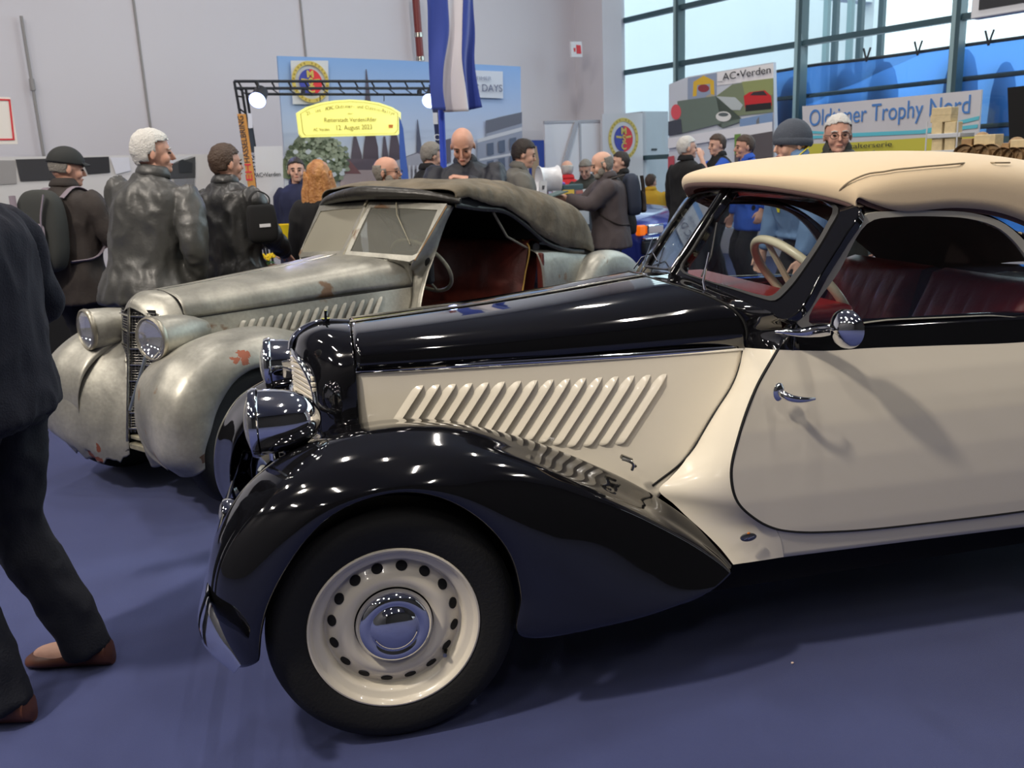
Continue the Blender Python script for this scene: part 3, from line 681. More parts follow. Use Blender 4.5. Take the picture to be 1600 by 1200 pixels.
for side, (p0, p1, p2, p3) in ((1, ((1103, 458), (1099, 440), (1108, 395), (1117, 352))), ((-1), None) if False else (2, ((1000, 432), (1003, 412), (1012, 385), (1017, 372)))):
    if side == 1:
        a0, a1, a2, a3 = SCR(*p0, .02), SCR(*p1, .035), SCR(*p2, .02), SCR(*p3, .008)
        wp = MB().tube([a0, a1, a2], [.005, .004, .003], 8).lathe([(.009, 0), (.009, .012), (.0008, .014)], a0-A(0, 0, .012), (0, 0, 1), 12).build('wiper', chrome, car)
        MB().tube([SCR(1096, 432, .006), SCR(1111, 400, .006), SCR(1120, 348, .006)], .003, 6).build('wiper_blade', rubber_trim, wp)
    else:
        n2 = scrN*A(1, -1, 1); g_ = lambda q, off: UP(q[0], q[1], scrCB+n2*off, n2)
        a0, a1, a2 = g_((996, 430), .02), g_((1012, 365), .02), g_((1028, 382), .02)
        wp = MB().tube([g_((1000, 428), .02), g_((1020, 372), .02)], [.004, .003], 8).tube([g_((990, 420), .02), g_((1003, 402), .02), g_((1020, 395), .02), g_((1027, 408), .02)], .003, 6).build('wiper', chrome, car)
# underside + wheels
us = MB(); us.box((1.7, 0, .29), (3.3, .98, .14)); us.box((.4, 0, .5), (1.2, .44, .5)); us.build('chassis', darkmat, car, smooth=False)  # plain dark box as underbody, added so no light leaks through
for side in (-1, 1):
    w_ = make_wheel(car, A(0, .63*side, .33), side, name='wheel')
    w_.name = 'front_wheel'
    # rear wheel and fender, beyond the picture edge
    w_ = make_wheel(car, A(2.62, .63*side, .33), side); w_.name = 'rear_wheel'
for side in (1, -1):
    b = MB(); G = []
    for a in np.linspace(-20, 200, 40):
        a = math.radians(a); ca, sa = -math.cos(a), math.sin(a); R1 = .46; row = []
        for y, r_ in ((-.45, R1*.99), (-.52, R1*1.0), (-.60, R1*.99), (-.655, R1*.95), (-.685, R1*.87), (-.69, R1*.80)):
            row.append((2.62+ca*r_*(1.15 if ca > 0 else 1.0), y*side, .33+sa*r_))
        G.append(row)
    b.grid(G).build('rear_fender', black, car, solid=.004, angle=60)
rb = MB(); G = []
for x, zt, w in ((3.3, .95, .42), (3.45, .8, .40), (3.55, .6, .37), (3.5, .4, .34)):
    G.append([(x-.25*(abs(y)/w)**3, y, zt) for y in np.linspace(-w, w, 20)])
rb.grid(G).build('tail', cream, car)

# ================================================================ bare-metal roadster behind it
SO = A(-.764, 4.44, 0); SA = .706
V, VX, VP = frame_fn(SO, SA)
sv = thing('vintage_roadster', 'unrestored bare metal roadster with rust patches and a folded grey brown canvas top', 'car', SO, SA)
RUST = sr(142, 84, 64); RUST2 = sr(104, 82, 66)
silverF = silver_mat('patina_with_rust', ((tuple(V(371, 566, -.60)), .062, RUST), (tuple(V(378, 545, -.55)), .040, RUST2), (tuple(V(402, 540, -.52)), .022, RUST2), ((-.30, -.62, .33), .035, RUST2)))
silverA = silver_mat('patina_rusty_apron', (((-.25, .22, .22), .10, RUST), ((-.27, .40, .28), .06, RUST2)))
ST2 = [
 ((-.375, -.50, .235), (-.33, -.36, .25), (-.365, -.60, .25), (-.35, -.64, .27), (-.335, -.645, .285)),
 ((-.455, -.49, .32), (-.39, -.31, .33), (-.42, -.61, .33), (-.365, -.65, .345), (-.325, -.65, .36)),
 ((-.468, -.48, .43), (-.41, -.28, .44), (-.43, -.61, .43), (-.36, -.655, .43), (-.285, -.655, .435)),
 ((-.455, -.47, .54), (-.40, -.27, .55), (-.42, -.61, .53), (-.34, -.655, .52), (-.24, -.655, .515)),
 ((-.41, -.46, .645), (-.35, -.26, .645), (-.375, -.61, .62), (-.28, -.655, .59), (-.185, -.655, .575)),
 ((-.31, -.45, .735), (-.25, -.26, .715), (-.28, -.61, .695), (-.19, -.655, .65), (-.12, -.655, .625)),
 ((-.16, -.44, .792), (-.13, -.25, .75), (-.15, -.60, .755), (-.09, -.655, .695), (-.045, -.655, .655)),
 ((.02, -.44, .815), (.02, -.26, .76), (.02, -.60, .775), (.03, -.655, .71), (.03, -.655, .665)),
 ((.20, -.44, .805), (.21, -.28, .75), (.19, -.60, .76), (.16, -.655, .69), (.12, -.655, .655)),
 ((.38, -.45, .755), (.40, -.30, .70), (.35, -.60, .70), (.28, -.655, .61), (.22, -.655, .60)),
 ((.56, -.46, .67), (.60, -.34, .61), (.52, -.60, .61), (.42, -.655, .50), (.31, -.655, .50)),
 ((.74, -.48, .56), (.78, -.38, .51), (.70, -.60, .50), (.55, -.655, .40), (.37, -.655, .38)),
 ((.92, -.51, .43), (.95, -.44, .40), (.88, -.61, .38), (.72, -.655, .30), (.39, -.655, .27)),
 ((1.05, -.56, .31), (1.06, -.52, .30), (1.02, -.62, .29), (.90, -.65, .26), (.65, -.65, .25))]
for side in (1, -1):
    b = MB(); b.surf(fender_mesh(ST2), 110, 46)
    b.v = [(x*.88 if x < 0 else x, y if side > 0 else y*.95, z) for x, y, z in b.v]
    if side < 0: b.v = [(x, -y, z) for x, y, z in b.v]; b.f = [q[::-1] for q in b.f]
    b.build('front_fender', silverF if side > 0 else silver, sv, solid=.004, angle=60)
    # apron between fender and radiator
    AP = [[(-.12, .47, .785), (-.11, .30, .765), (-.12, .20, .745), (-.13, .155, .74)], [(-.255, .47, .735), (-.225, .30, .705), (-.19, .18, .675), (-.17, .09, .66)], [(-.37, .48, .615), (-.335, .30, .585), (-.27, .17, .55), (-.20, .05, .54)], [(-.412, .49, .455), (-.385, .31, .425), (-.32, .17, .405), (-.235, .03, .40)], [(-.40, .50, .325), (-.388, .32, .285), (-.335, .17, .265), (-.26, .02, .28)], [(-.337, .50, .24), (-.345, .33, .20), (-.325, .17, .185), (-.265, .02, .215)]]
    if side < 0: AP = AP
    else: AP = [[(x+.09, y*.6, z) for x, y, z in r_] for r_ in AP]
    b = MB(); b.surf([[(x, -y*side, z) for x, y, z in r_] for r_ in AP], 36, 26)
    if side < 0: b.v = [(x, y, z+(.012*math.sin(y*60)+.007*math.sin(y*147)) if z < .24 else z) for x, y, z in b.v]
    b.build('front_apron', silverA if side < 0 else silver, sv, solid=.003)
# hood
def shY(x, z):
    t = np.clip(x/1.32, -.1, 1.1); return -(0.205+0.195*t)-0.25*(0.86-z)*np.clip(t, .08, 1)
XS2 = [(-.02, .985, .862, -.205, 0), (.2, .990, .862, -.235, 0), (.45, 1.000, .860, -.275, .02), (.75, 1.013, .856, -.315, .06), (1.0, 1.028, .850, -.365, .12), (1.13, 1.038, .847, -.40, .19)]
for side in (1, -1):
    b = MB(); b.surf([hood_sec(*q, a=.8, bz=.6) for q in XS2], 60, 26, chord=False)
    if side < 0: b.v = [(x, -y, z) for x, y, z in b.v]; b.f = [q[::-1] for q in b.f]
    b.build('hood', silver, sv, solid=.003)
s_c1 = [(1.32, .847), (1.30, .78), (1.25, .70), (1.17, .61), (1.07, .52)]
GS = coons([(-.02, .86), (-.02, .75), (-.02, .62)], s_c1, [(-.02, .86), (.6, .856), (1.32, .847)], [(-.02, .62), (.5, .60), (1.07, .52)], 60, 30)
for side in (1, -1):
    b = MB(); b.grid(lift(GS, shY))
    if side < 0: b.v = [(x, -y, z) for x, y, z in b.v]; b.f = [q[::-1] for q in b.f]
    sp_ = b.build('hood_side_panel', silver, sv, solid=.003)
    MB().tube([(x, side*(shY(x, z)-.001), z) for x, z in herm([(-.02, .86), (.6, .856), (1.32, .847)], 30)], .0035, 6).build('panel_gap', seam_dark, sv)
    for i in range(16):
        tx, ty = 379+14.67*i, 500-2.45*i; f = min(1, .55+.45*i/9); bx, by = tx-17*f, ty+36*f
        T = V(tx, ty, -.30); T = V(tx, ty, shY(T[0], T[2])); B_ = V(bx, by, -.30); B_ = V(bx, by, shY(B_[0], B_[2])); lb = MB(); G = []
        for uu in (0, .04, .09, .15, .3, .5, .7, .85, .94, .98, 1.0):
            env = min(1, uu/.14)**.7*min(1, (1-uu)/.05)**.5
            G.append([(T[0]*(1-uu)+B_[0]*uu+.026*(env**.5 if vv < .9 else 1)*(vv-.5), shY(T[0], T[2]*(1-uu)+B_[2]*uu)-.0005-.011*hh*env, T[2]*(1-uu)+B_[2]*uu) for vv, hh in ((0, 0), (.10, .10), (.4, .48), (.75, .92), (.88, 1.0), (.93, .92), (.935, 0))])
        lb.grid(G)
        if side < 0: lb.v = [(x, -y, z) for x, y, z in lb.v]; lb.f = [q[::-1] for q in lb.f]
        lb.build('louvre', silver, sp_, angle=50)
MB().tube(herm([(q[0], 0, q[1]+.002) for q in XS2], 40), .0035, 6).build('hood_hinge', chrome_dull, sv)
# radiator shell + grille
tA = [(-.02, 0, .987), (-.02, -.08, .980), (-.02, -.155, .950), (-.02, -.205, .88), (-.02, -.215, .78), (-.02, -.225, .60), (-.02, -.23, .40)]
tB = [(-.085, 0, .988), (-.08, -.07, .975), (-.075, -.135, .935), (-.075, -.185, .87), (-.08, -.20, .78), (-.09, -.21, .60), (-.10, -.215, .40)]
tC = [(-.145, 0, .960), (-.14, -.05, .945), (-.13, -.10, .91), (-.125, -.155, .85), (-.13, -.17, .77), (-.155, -.175, .58), (-.175, -.18, .34)]
tD = [(-.165, 0, .925), (-.160, -.04, .915), (-.150, -.085, .895), (-.132, -.135, .85), (-.137, -.145, .77), (-.162, -.15, .58), (-.185, -.155, .34)]
for side in (1, -1):
    b = MB(); b.surf([tA, tB, tC, tD], 26, 40, chord=False)
    if side < 0: b.v = [(x, -y, z) for x, y, z in b.v]; b.f = [q[::-1] for q in b.f]
    b.build('radiator_shell', silver, sv, solid=.004)
    MB().tube([(x, y*side, z) for x, y, z in herm(tA, 40)], .004, 6).build('panel_gap', seam_dark, sv)
g = MB(); dg = MB()
pr = lambda z: -.165-.105*(.925-z)/.6
for side in (1, -1):
    ex = lambda z: A(-.137-.05*max(0, (.85-z)/.5), -side*.15, z)
    dg.grid([[A(pr(z)+.012, 0, z), ex(z)+A(.012, 0, 0)] for z in np.linspace(.34, .915, 12)])
    for i in range(8):
        z = .885-.075*i; g.tube([A(pr(z), 0, z), ex(z)], .0042, 6)
    for k in range(8):
        t = (k+.5)/8
        g.tube([A(pr(z), 0, z)*(1-t)+ex(z)*t+A(.006, 0, 0) for z in np.linspace(.34, .90, 12)], .0016, 4)
    for i in range(46):
        z = .90-.0122*i; g.tube([A(pr(z)+.006, 0, z), ex(z)+A(.006, 0, 0)], .0016, 4)
g.tube([A(pr(z)-.002, 0, z) for z in np.linspace(.30, .925, 10)], .008, 8)
gm = g.build('grille', chrome_dull, sv); dg.build('grille_core', darkmat, gm)
MB().tube([V(228, 556, -.24), V(203, 641, -.06)], .0075, 8).build('crank_rod', mat('zinc_rod', sr(150, 160, 165), .4, metal=.7), sv)
MB().box((-.24, -.08, .27), (.04, .2, .03)).box((-.24, -.08, .315), (.03, .18, .02)).build('license_bracket', old_ivory, sv, bevel=.005)
for side in (1, -1):
    c0 = A(-.245, -.283*side, .812)
    body = MB().lathe([(.094, 0), (.097, .02), (.097, .06), (.094, .12), (.086, .18), (.07, .24), (.045, .30)], c0, (1, side*.12, -.03), 40, cap1=True).build('headlamp', silver, sv)
    MB().lathe([(.099, .016), (.102, .006), (.099, -.006), (.092, -.010), (.088, .0)], c0, (1, side*.12, -.03), 40).build('rim', mat('brassy_rim', sr(165, 160, 146), .35, metal=.8) if 'brassy_rim' not in MATS else MATS['brassy_rim'], body)
    MB().lathe([(.088, -.003), (.07, -.012), (.04, -.02), (.0008, -.024)], c0, (1, side*.12, -.03), 36, cap1=True).build('lens', lens_glass, body)
    MB().lathe([(.088, .004), (.06, .04), (.0008, .06)], c0, (1, side*.12, -.03), 36, cap1=True).build('reflector', chrome, body)
    b = MB(); b.surf([[(-.16, -.31*side, .73), (-.05, -.32*side, .74), (.02, -.30*side, .76)], [(-.17, -.36*side, .70), (-.06, -.36*side, .70), (.04, -.33*side, .72)]], 6, 8); b.build('lamp_fairing', silver, sv, solid=.004)
# cowl and body sides
oe = [V(657, 481, -.52), V(668, 430, -.51), V(681, 394, -.505), V(695, 352, -.505), V(709, 323, -.51)]
oe = [A(1.20, -.55, .33), A(1.21, -.55, .55)]+oe
wsCB, wsCT, wsNT = A(1.186, 0, 1.030), A(1.424, 0, 1.32), A(1.508, -.51, 1.302)
wsN = np.cross(wsCT-wsCB, wsNT-wsCB); wsN /= np.linalg.norm(wsN); wsN = wsN if wsN[0] < 0 else -wsN
def WS(px, py, off=0.0): return VP(px, py, wsCB+wsN*off, wsN)
edge = [A(1.06, -.45, .40), A(1.12, -.45, .55), A(1.25, shY(1.25, .70), .70), A(1.30, shY(1.30, .78), .78), A(1.325, -.405, .86), A(1.325, -.41, .93), WS(645, 408), WS(697, 320)]
oe2 = [oe[0], oe[1], oe[2], oe[3], (oe[3]+oe[4])/2, oe[4], oe[5], oe[6]]
for side in (1, -1):
    b = MB(); E_ = [p*A(1, side, 1) for p in edge]; O_ = [p*A(1, side, 1) for p in oe2]
    b.surf([E_, [(p+q)/2+A(0, -.012*side, .0) for p, q in zip(E_, O_)], O_, [p+A(.0, .03*side, 0) for p in O_]], 16, 60)
    b.build('cowl_side', silver, sv, angle=60, solid=.003)
hr2 = [np.array(q) for q in hood_sec(*XS2[-1], a=.8, bz=.6)]
cA = [hr2[0], hr2[7], hr2[13], hr2[19], hr2[25]]; cB = [WS(540, 398)*A(1, 0, 1), WS(575, 402), WS(610, 406), WS(635, 409), A(1.325, -.41, .93)]
for side in (1, -1):
    b = MB(); b.surf([[p*A(1, side, 1) for p in cA], [p*A(1, side, 1) for p in cB]], 8, 24); b.build('cowl_top', silver, sv)
# windscreen
outer = [(539, 399), (556, 358), (573, 316), (635, 317), (699, 319), (672, 365), (650, 405), (640, 410), (600, 404)]
inner = [(548, 393), (563, 360), (580, 325), (630, 326), (684, 329), (665, 374), (654, 396), (645, 400), (600, 397)]
for side in (1, -1):
    f = lambda P, off=0: [A(p[0], p[1]*side, p[2])+A(wsN[0], wsN[1]*side, wsN[2])*off for p in P]
    d = A(wsN[0], wsN[1]*side, wsN[2]); O3 = [WS(*q) for q in outer]; I3 = [WS(*q) for q in inner]
    fr = MB().ring(f(O3, .006), f(I3, .006), -d*.02).build('windscreen_frame', silver, sv, bevel=.003, smooth=False)
    MB().prism(f(I3, -.004), d*.003).build('pane', dusty_glass if side > 0 else filthy_glass, fr, smooth=False)
    p0, p1, p2 = WS(618, 316, .02), WS(626, 345, .03), WS(640, 370, .012)
    if side > 0: MB().tube([p*A(1, side, 1) for p in (WS(619, 316, .025), WS(620, 335, .03), WS(641, 382, .01))], [.004, .0035, .0025], 6).build('wiper', old_ivory, sv)
MB().tube([WS(538, 400)*A(1, 0, 1), WS(573, 317)*A(1, 0, 1)], .008, 8).tube([WS(568, 322, .02)*A(1, 0, 1), WS(588, 307, .03)*A(1, 0, 1)], .006, 8).build('centre_post', old_ivory, sv)
# rust streak on pillar: thin beading
MB().tube([WS(648, 407, .003), WS(672, 367, .003), WS(698, 322, .003)], .0035, 6).build('pillar_bead', mat('rusty_bead', sr(150, 115, 70), .8), sv)
# header roll
blackcloth = mat('oily_dark_cloth', sr(44, 42, 38), .35, bump=.5, bscale=25)
MB().tube(herm([(1.58, .59, 1.295), (1.49, .42, 1.335), (1.42, .20, 1.362), (1.39, 0, 1.375), (1.42, -.22, 1.368), (1.49, -.42, 1.348), (1.575, -.585, 1.308)], 50), herm([(.025,), (.042,), (.048,), (.048,), (.048,), (.042,), (.022,)], 50)[:, 0], 14, flat=(.85, 1.2)).build('header_bow', blackcloth, sv)
canv = mat('old_grey_canvas', sr(122, 112, 95), .95, bump=.5, bscale=35, color2=sr(96, 88, 74), vscale=7)
CS = [(1.44, 1.400, 1.325, -.57, .11), (1.60, 1.428, 1.315, -.58, .06), (1.85, 1.430, 1.262, -.565, .03), (2.05, 1.425, 1.235, -.56, .0), (2.25, 1.410, 1.150, -.555, .0), (2.50, 1.375, 1.010, -.55, .0), (2.75, 1.325, .935, -.54, 0), (2.95, 1.265, .895, -.52, .02), (3.10, 1.185, .875, -.49, 0), (3.24, 1.06, .865, -.45, -.03), (3.36, .93, .86, -.40, -.05)]
rows = [roof_sec(*q, p=.42, n=24, q=.8) for q in CS]; full = [[(x, -y, z) for x, y, z in r_[::-1]]+r_[1:] for r_ in rows]
b = MB(); G = b.surf(full, 110, 90); k = 0; nv_ = []
for (x, y, z) in b.v:
    n1 = noise.noise((x*5, y*3, z*4)); n2 = noise.noise((x*16, y*5+x*6, z*9)); w_ = .020*n1+.010*n2
    nv_.append((x, y+w_*.6*(1 if y > 0 else -1), z+w_))
b.v = nv_; b.build('folding_top', canv, sv, solid=.006)
bl = MB(); bl.grid(G*A(1, .97, 1)+A(0, 0, -.03)); bl.build('top_lining', darkmat, sv)
for side in (1, -1):
    MB().tube(herm([(1.56, -.56*side, 1.29), (1.80, -.55*side, 1.255), (2.05, -.545*side, 1.22), (2.28, -.54*side, 1.11), (2.5, -.535*side, .985), (2.75, -.53*side, .915), (3.0, -.50*side, .88)], 40), .012, 8, flat=(1.4, .5)).build('top_rail', blackcloth, sv)
    MB().tube([(1.98, -.50*side, 1.22), (2.12, -.49*side, 1.06), (2.35, -.49*side, .96)], .008, 6).build('hood_iron', old_ivory, sv)
# rear body: deck, sides
for side in (1, -1):
    b = MB(); G = []
    for x in np.linspace(2.37, 4.05, 34):
        t = (x-2.37)/1.68; w = .565-.02*t-.34*t**2.2; zt = .945-.09*t-.42*t**2.6
        G.append([(x, -side*w*q, zb) for q, zb in ((.92, .32), (1.0, .45), (1.03, .62), (1.02, zt-.14 if zt-.14 > .5 else .5), (.97, zt-.04), (.88, zt), (.5, zt+.03), (0, zt+.04))])
    b.surf(G, 50, 50); b.build('rear_body', silver, sv, solid=.003, angle=60)
    b = MB(); G = []
    for a in np.linspace(-15, 195, 40):
        a = math.radians(a); ca, sa = -math.cos(a), math.sin(a); row = []
        for y, r_ in ((-.40, .40), (-.48, .47), (-.56, .485), (-.62, .475), (-.66, .44), (-.675, .38), (-.675, .32)):
            rx = r_*(1.0 if ca < 0 else 1.2); row.append((3.16+ca*rx, y*side, .375+sa*r_*1.02))
        G.append(row)
    b.surf(G, 50, 24); b.build('rear_fender', silver, sv, solid=.003, angle=60)
    MB().box((2.40, -.545*side, .62), (.03, .05, .62)).build('door_post', old_red, sv, bevel=.01)
    MB().box((1.8, -.54*side, .30), (1.3, .06, .12)).build('sill', silver, sv, bevel=.02)
bb = MB(); bb.tube(herm([(2.42, .50, .965), (2.50, .25, .985), (2.52, 0, .99), (2.50, -.25, .985), (2.42, -.50, .965)], 30), .028, 10); bb.build('cockpit_roll', blackcloth, sv)
MB().box((1.9, 0, .30), (1.5, 1.06, .04)).box((1.34, 0, .66), (.03, .76, .50)).build('cabin_floor', darkmat, sv, smooth=False)
MB().box((1.40, 0, .93), (.06, .98, .16)).build('dashboard', darkmat, sv, bevel=.02)
b = MB(); G = [[(x, .52, z), (x, .53, z-.3)] for x, z in ((1.4, .95), (2.4, .93))]; b.add([(1.4, .53, .94), (2.42, .53, .93), (2.42, .53, .34), (1.4, .53, .34)], [(0, 1, 2, 3)]).build('far_door_trim', old_red, sv, solid=.02, smooth=False)
sb = pleated('bench_back', 2.20, 2.34, -.50, .50, .56, 1.01, .05, old_red, sv, 3)
b = MB(); b.box((1.98, 0, .52), (.48, 1.0, .18)); b.build('bench_cushion', old_red, sv, bevel=.05)
MB().tube(herm([(2.20, -.505, .58), (2.27, -.51, .8), (2.33, -.505, .98), (2.35, -.44, 1.02)], 20), .005, 6).build('piping', mat('yellow_piping', sr(180, 140, 60), .6), sb)
swc = A(1.53, -.29, .935); swn = A(.80, 0, .60); swn /= np.linalg.norm(swn); e1 = A(0, 1, 0); e2 = np.cross(swn, e1)
sw = MB().tube([swc+.205*(math.cos(a)*e1+math.sin(a)*e2) for a in np.linspace(0, 2*math.pi, 56, endpoint=False)], .0115, 10, closed=True).build('steering_wheel', old_ivory, sv)
sp = MB(); [sp.tube([swc-swn*.03, swc+.2*(math.cos(a)*e1+math.sin(a)*e2)], [.009, .007], 8) for a in (.5, 2.6, 4.7)]; sp.tube([swc-swn*.03, swc-swn*.35], .016, 10); sp.ellipsoid(swc-swn*.02, (.03, .03, .03)); sp.build('spokes', old_ivory, sw)
us = MB(); us.box((1.8, 0, .27), (3.6, .90, .12)); us.box((.5, 0, .48), (1.2, .36, .4)); us.build('chassis', darkmat, sv, smooth=False)
for x, nm in ((.03, 'front_wheel'), (3.12, 'rear_wheel')):
    for side in (-1, 1):
        w_ = make_wheel(sv, A(x, .615*side, .33), side, rimmat=mat('dusty_rim', sr(120, 110, 95), .7) if 'dusty_rim' not in MATS else MATS['dusty_rim'], capmat=chrome_dull, hub=False, holes=0); w_.name = nm

# ================================================================ people
def skin(name, c): return mat(name, c, .5, spec=.35, bump=.08, bscale=90)
skin_a = skin('skin_fair', sr(218, 172, 150)); skin_b = skin('skin_ruddy', sr(208, 158, 136))
hair_white = mat('white_hair', sr(205, 203, 198), .7, bump=.8, bscale=90); hair_grey = mat('grey_hair', sr(135, 130, 122), .7, bump=.8, bscale=90)
hair_dark = mat('dark_hair', sr(45, 36, 32), .6, bump=.8, bscale=90); hair_brown = mat('brown_hair', sr(72, 54, 42), .6, bump=.8, bscale=90)
hair_blonde = mat('blonde_hair', sr(196, 140, 82), .45, bump=.8, bscale=60, color2=sr(160, 105, 58), vscale=25)
eye_m = mat('eye', (.02, .015, .012), .2); lip_m = mat('lips', sr(180, 105, 92), .5); shoe_m = mat('brown_shoe', sr(88, 50, 34), .45); shoe_b = mat('black_shoe', (.01, .01, .01), .5)
jeans = mat('blue_jeans', sr(48, 62, 92), .85, bump=.3, bscale=200); trous = mat('black_trousers', sr(22, 23, 28), .85); navytr = mat('dark_navy_trousers', sr(16, 20, 32), .85, bump=.2, bscale=150)
def bake(o, mods, noise_amp=0, noise_f=6, seed=0):
    for m in mods:
        md = o.modifiers.new(m[0], m[0])
        for k, v in m[1].items(): setattr(md, k, v)
    dg = bpy.context.evaluated_depsgraph_get(); me = bpy.data.meshes.new_from_object(o.evaluated_get(dg))
    old = o.data; o.modifiers.clear(); o.data = me; me.name = o.name
    for mt in old.materials:
        if mt and mt.name not in [q.name for q in me.materials if q]: me.materials.append(mt)
    bpy.data.meshes.remove(old)
    if noise_amp:
        n = len(me.vertices); co = np.empty(n*3); me.vertices.foreach_get('co', co); co = co.reshape(-1, 3)
        no = np.empty(n*3); me.vertices.foreach_get('normal', no); no = no.reshape(-1, 3)
        d = np.array([noise.noise((x*noise_f+seed, y*noise_f, z*noise_f*.55))+.45*noise.noise((x*noise_f*2.6, y*noise_f*2.6+seed, z*noise_f*1.3)) for x, y, z in co])
        # folds: ridges
        d = 1-np.abs(d)*2.2
        me.vertices.foreach_set('co', (co+no*(d*noise_amp)[:, None]).reshape(-1)); me.update()
    me.shade_smooth(); return o
def ik(S, W, L1, L2, hint):
    S = np.asarray(S, float); W = np.asarray(W, float); d = W-S; D = np.linalg.norm(d)
    if D > (L1+L2)*.995: W = S+d/D*(L1+L2)*.995; d = W-S; D = np.linalg.norm(d)
    a = (L1*L1-L2*L2+D*D)/(2*D); h = math.sqrt(max(0, L1*L1-a*a)); u = d/D; hv = np.asarray(hint, float); hv = hv-u*(hv@u); hv /= np.linalg.norm(hv)+1e-9
    return S+u*a+hv*h, W
def loft_body(b, secs, Tf, seg=24):
    G = []
    for (x, y, z, rx, ry) in secs:
        G.append([Tf(A(x+rx*math.copysign(abs(math.cos(a))**.9, math.cos(a)), y+ry*math.copysign(abs(math.sin(a))**.85, math.sin(a)), z)) for a in np.linspace(0, 2*math.pi, seg, endpoint=False)])
    G = np.array(G); G2 = np.array([herm(G[:, j], len(secs)*3) for j in range(seg)]).transpose(1, 0, 2)
    k = len(b.v); b.grid(G2, cv=True); n = len(G2)
    b.f.append(tuple(k+j for j in range(seg))[::-1]); b.f.append(tuple(k+(n-1)*seg+j for j in range(seg)))
def hand(b, W, d, palm_n, side, s=1.0, curl=.5):
    """W wrist, d pointing direction, palm_n palm normal (towards what is held), side +1 left -1 right"""
    d = d/np.linalg.norm(d); n = palm_n-d*(palm_n@d); n /= np.linalg.norm(n); lat = np.cross(n, d)*side   # towards the thumb
    G = []
    for t, w, th in ((-.02, .026, .022), (.01, .030, .018), (.04, .040, .016), (.075, .043, .014), (.092, .040, .011)):
        c = W+d*t*s
        G.append([c+lat*math.cos(a)*w*s+n*math.sin(a)*th*s for a in np.linspace(0, 2*math.pi, 14, endpoint=False)])
    k = len(b.v); b.grid(np.array(G), cv=True); b.f.append(tuple(k+j for j in range(14))[::-1]); b.f.append(tuple(k+4*14+j for j in range(14)))
    for off, L in ((.031, .072), (.0105, .082), (-.0105, .076), (-.031, .060)):
        p = W+d*.080*s+lat*off*s; q = [p]; ang = 0
        for f_, seg in ((.45, .35), (.32, .9), (.25, .8)):
            ang += seg*curl*1.3; q.append(q[-1]+(d*math.cos(ang)+n*math.sin(ang))*L*f_*1.05*s)
        b.tube(q, [.0092*s, .0088*s, .0082*s, .0068*s], 8)
    p = W+d*.022*s+lat*.028*s; a_ = (d*.62+lat*.65+n*.35*curl); a_ /= np.linalg.norm(a_); a2 = (d*.9+lat*.15+n*.5*curl); a2 /= np.linalg.norm(a2)
    b.tube([p, p+a_*.035*s, p+a_*.035*s+a2*.032*s, p+a_*.035*s+a2*.056*s], [.013*s, .0105*s, .0098*s, .0078*s], 8)
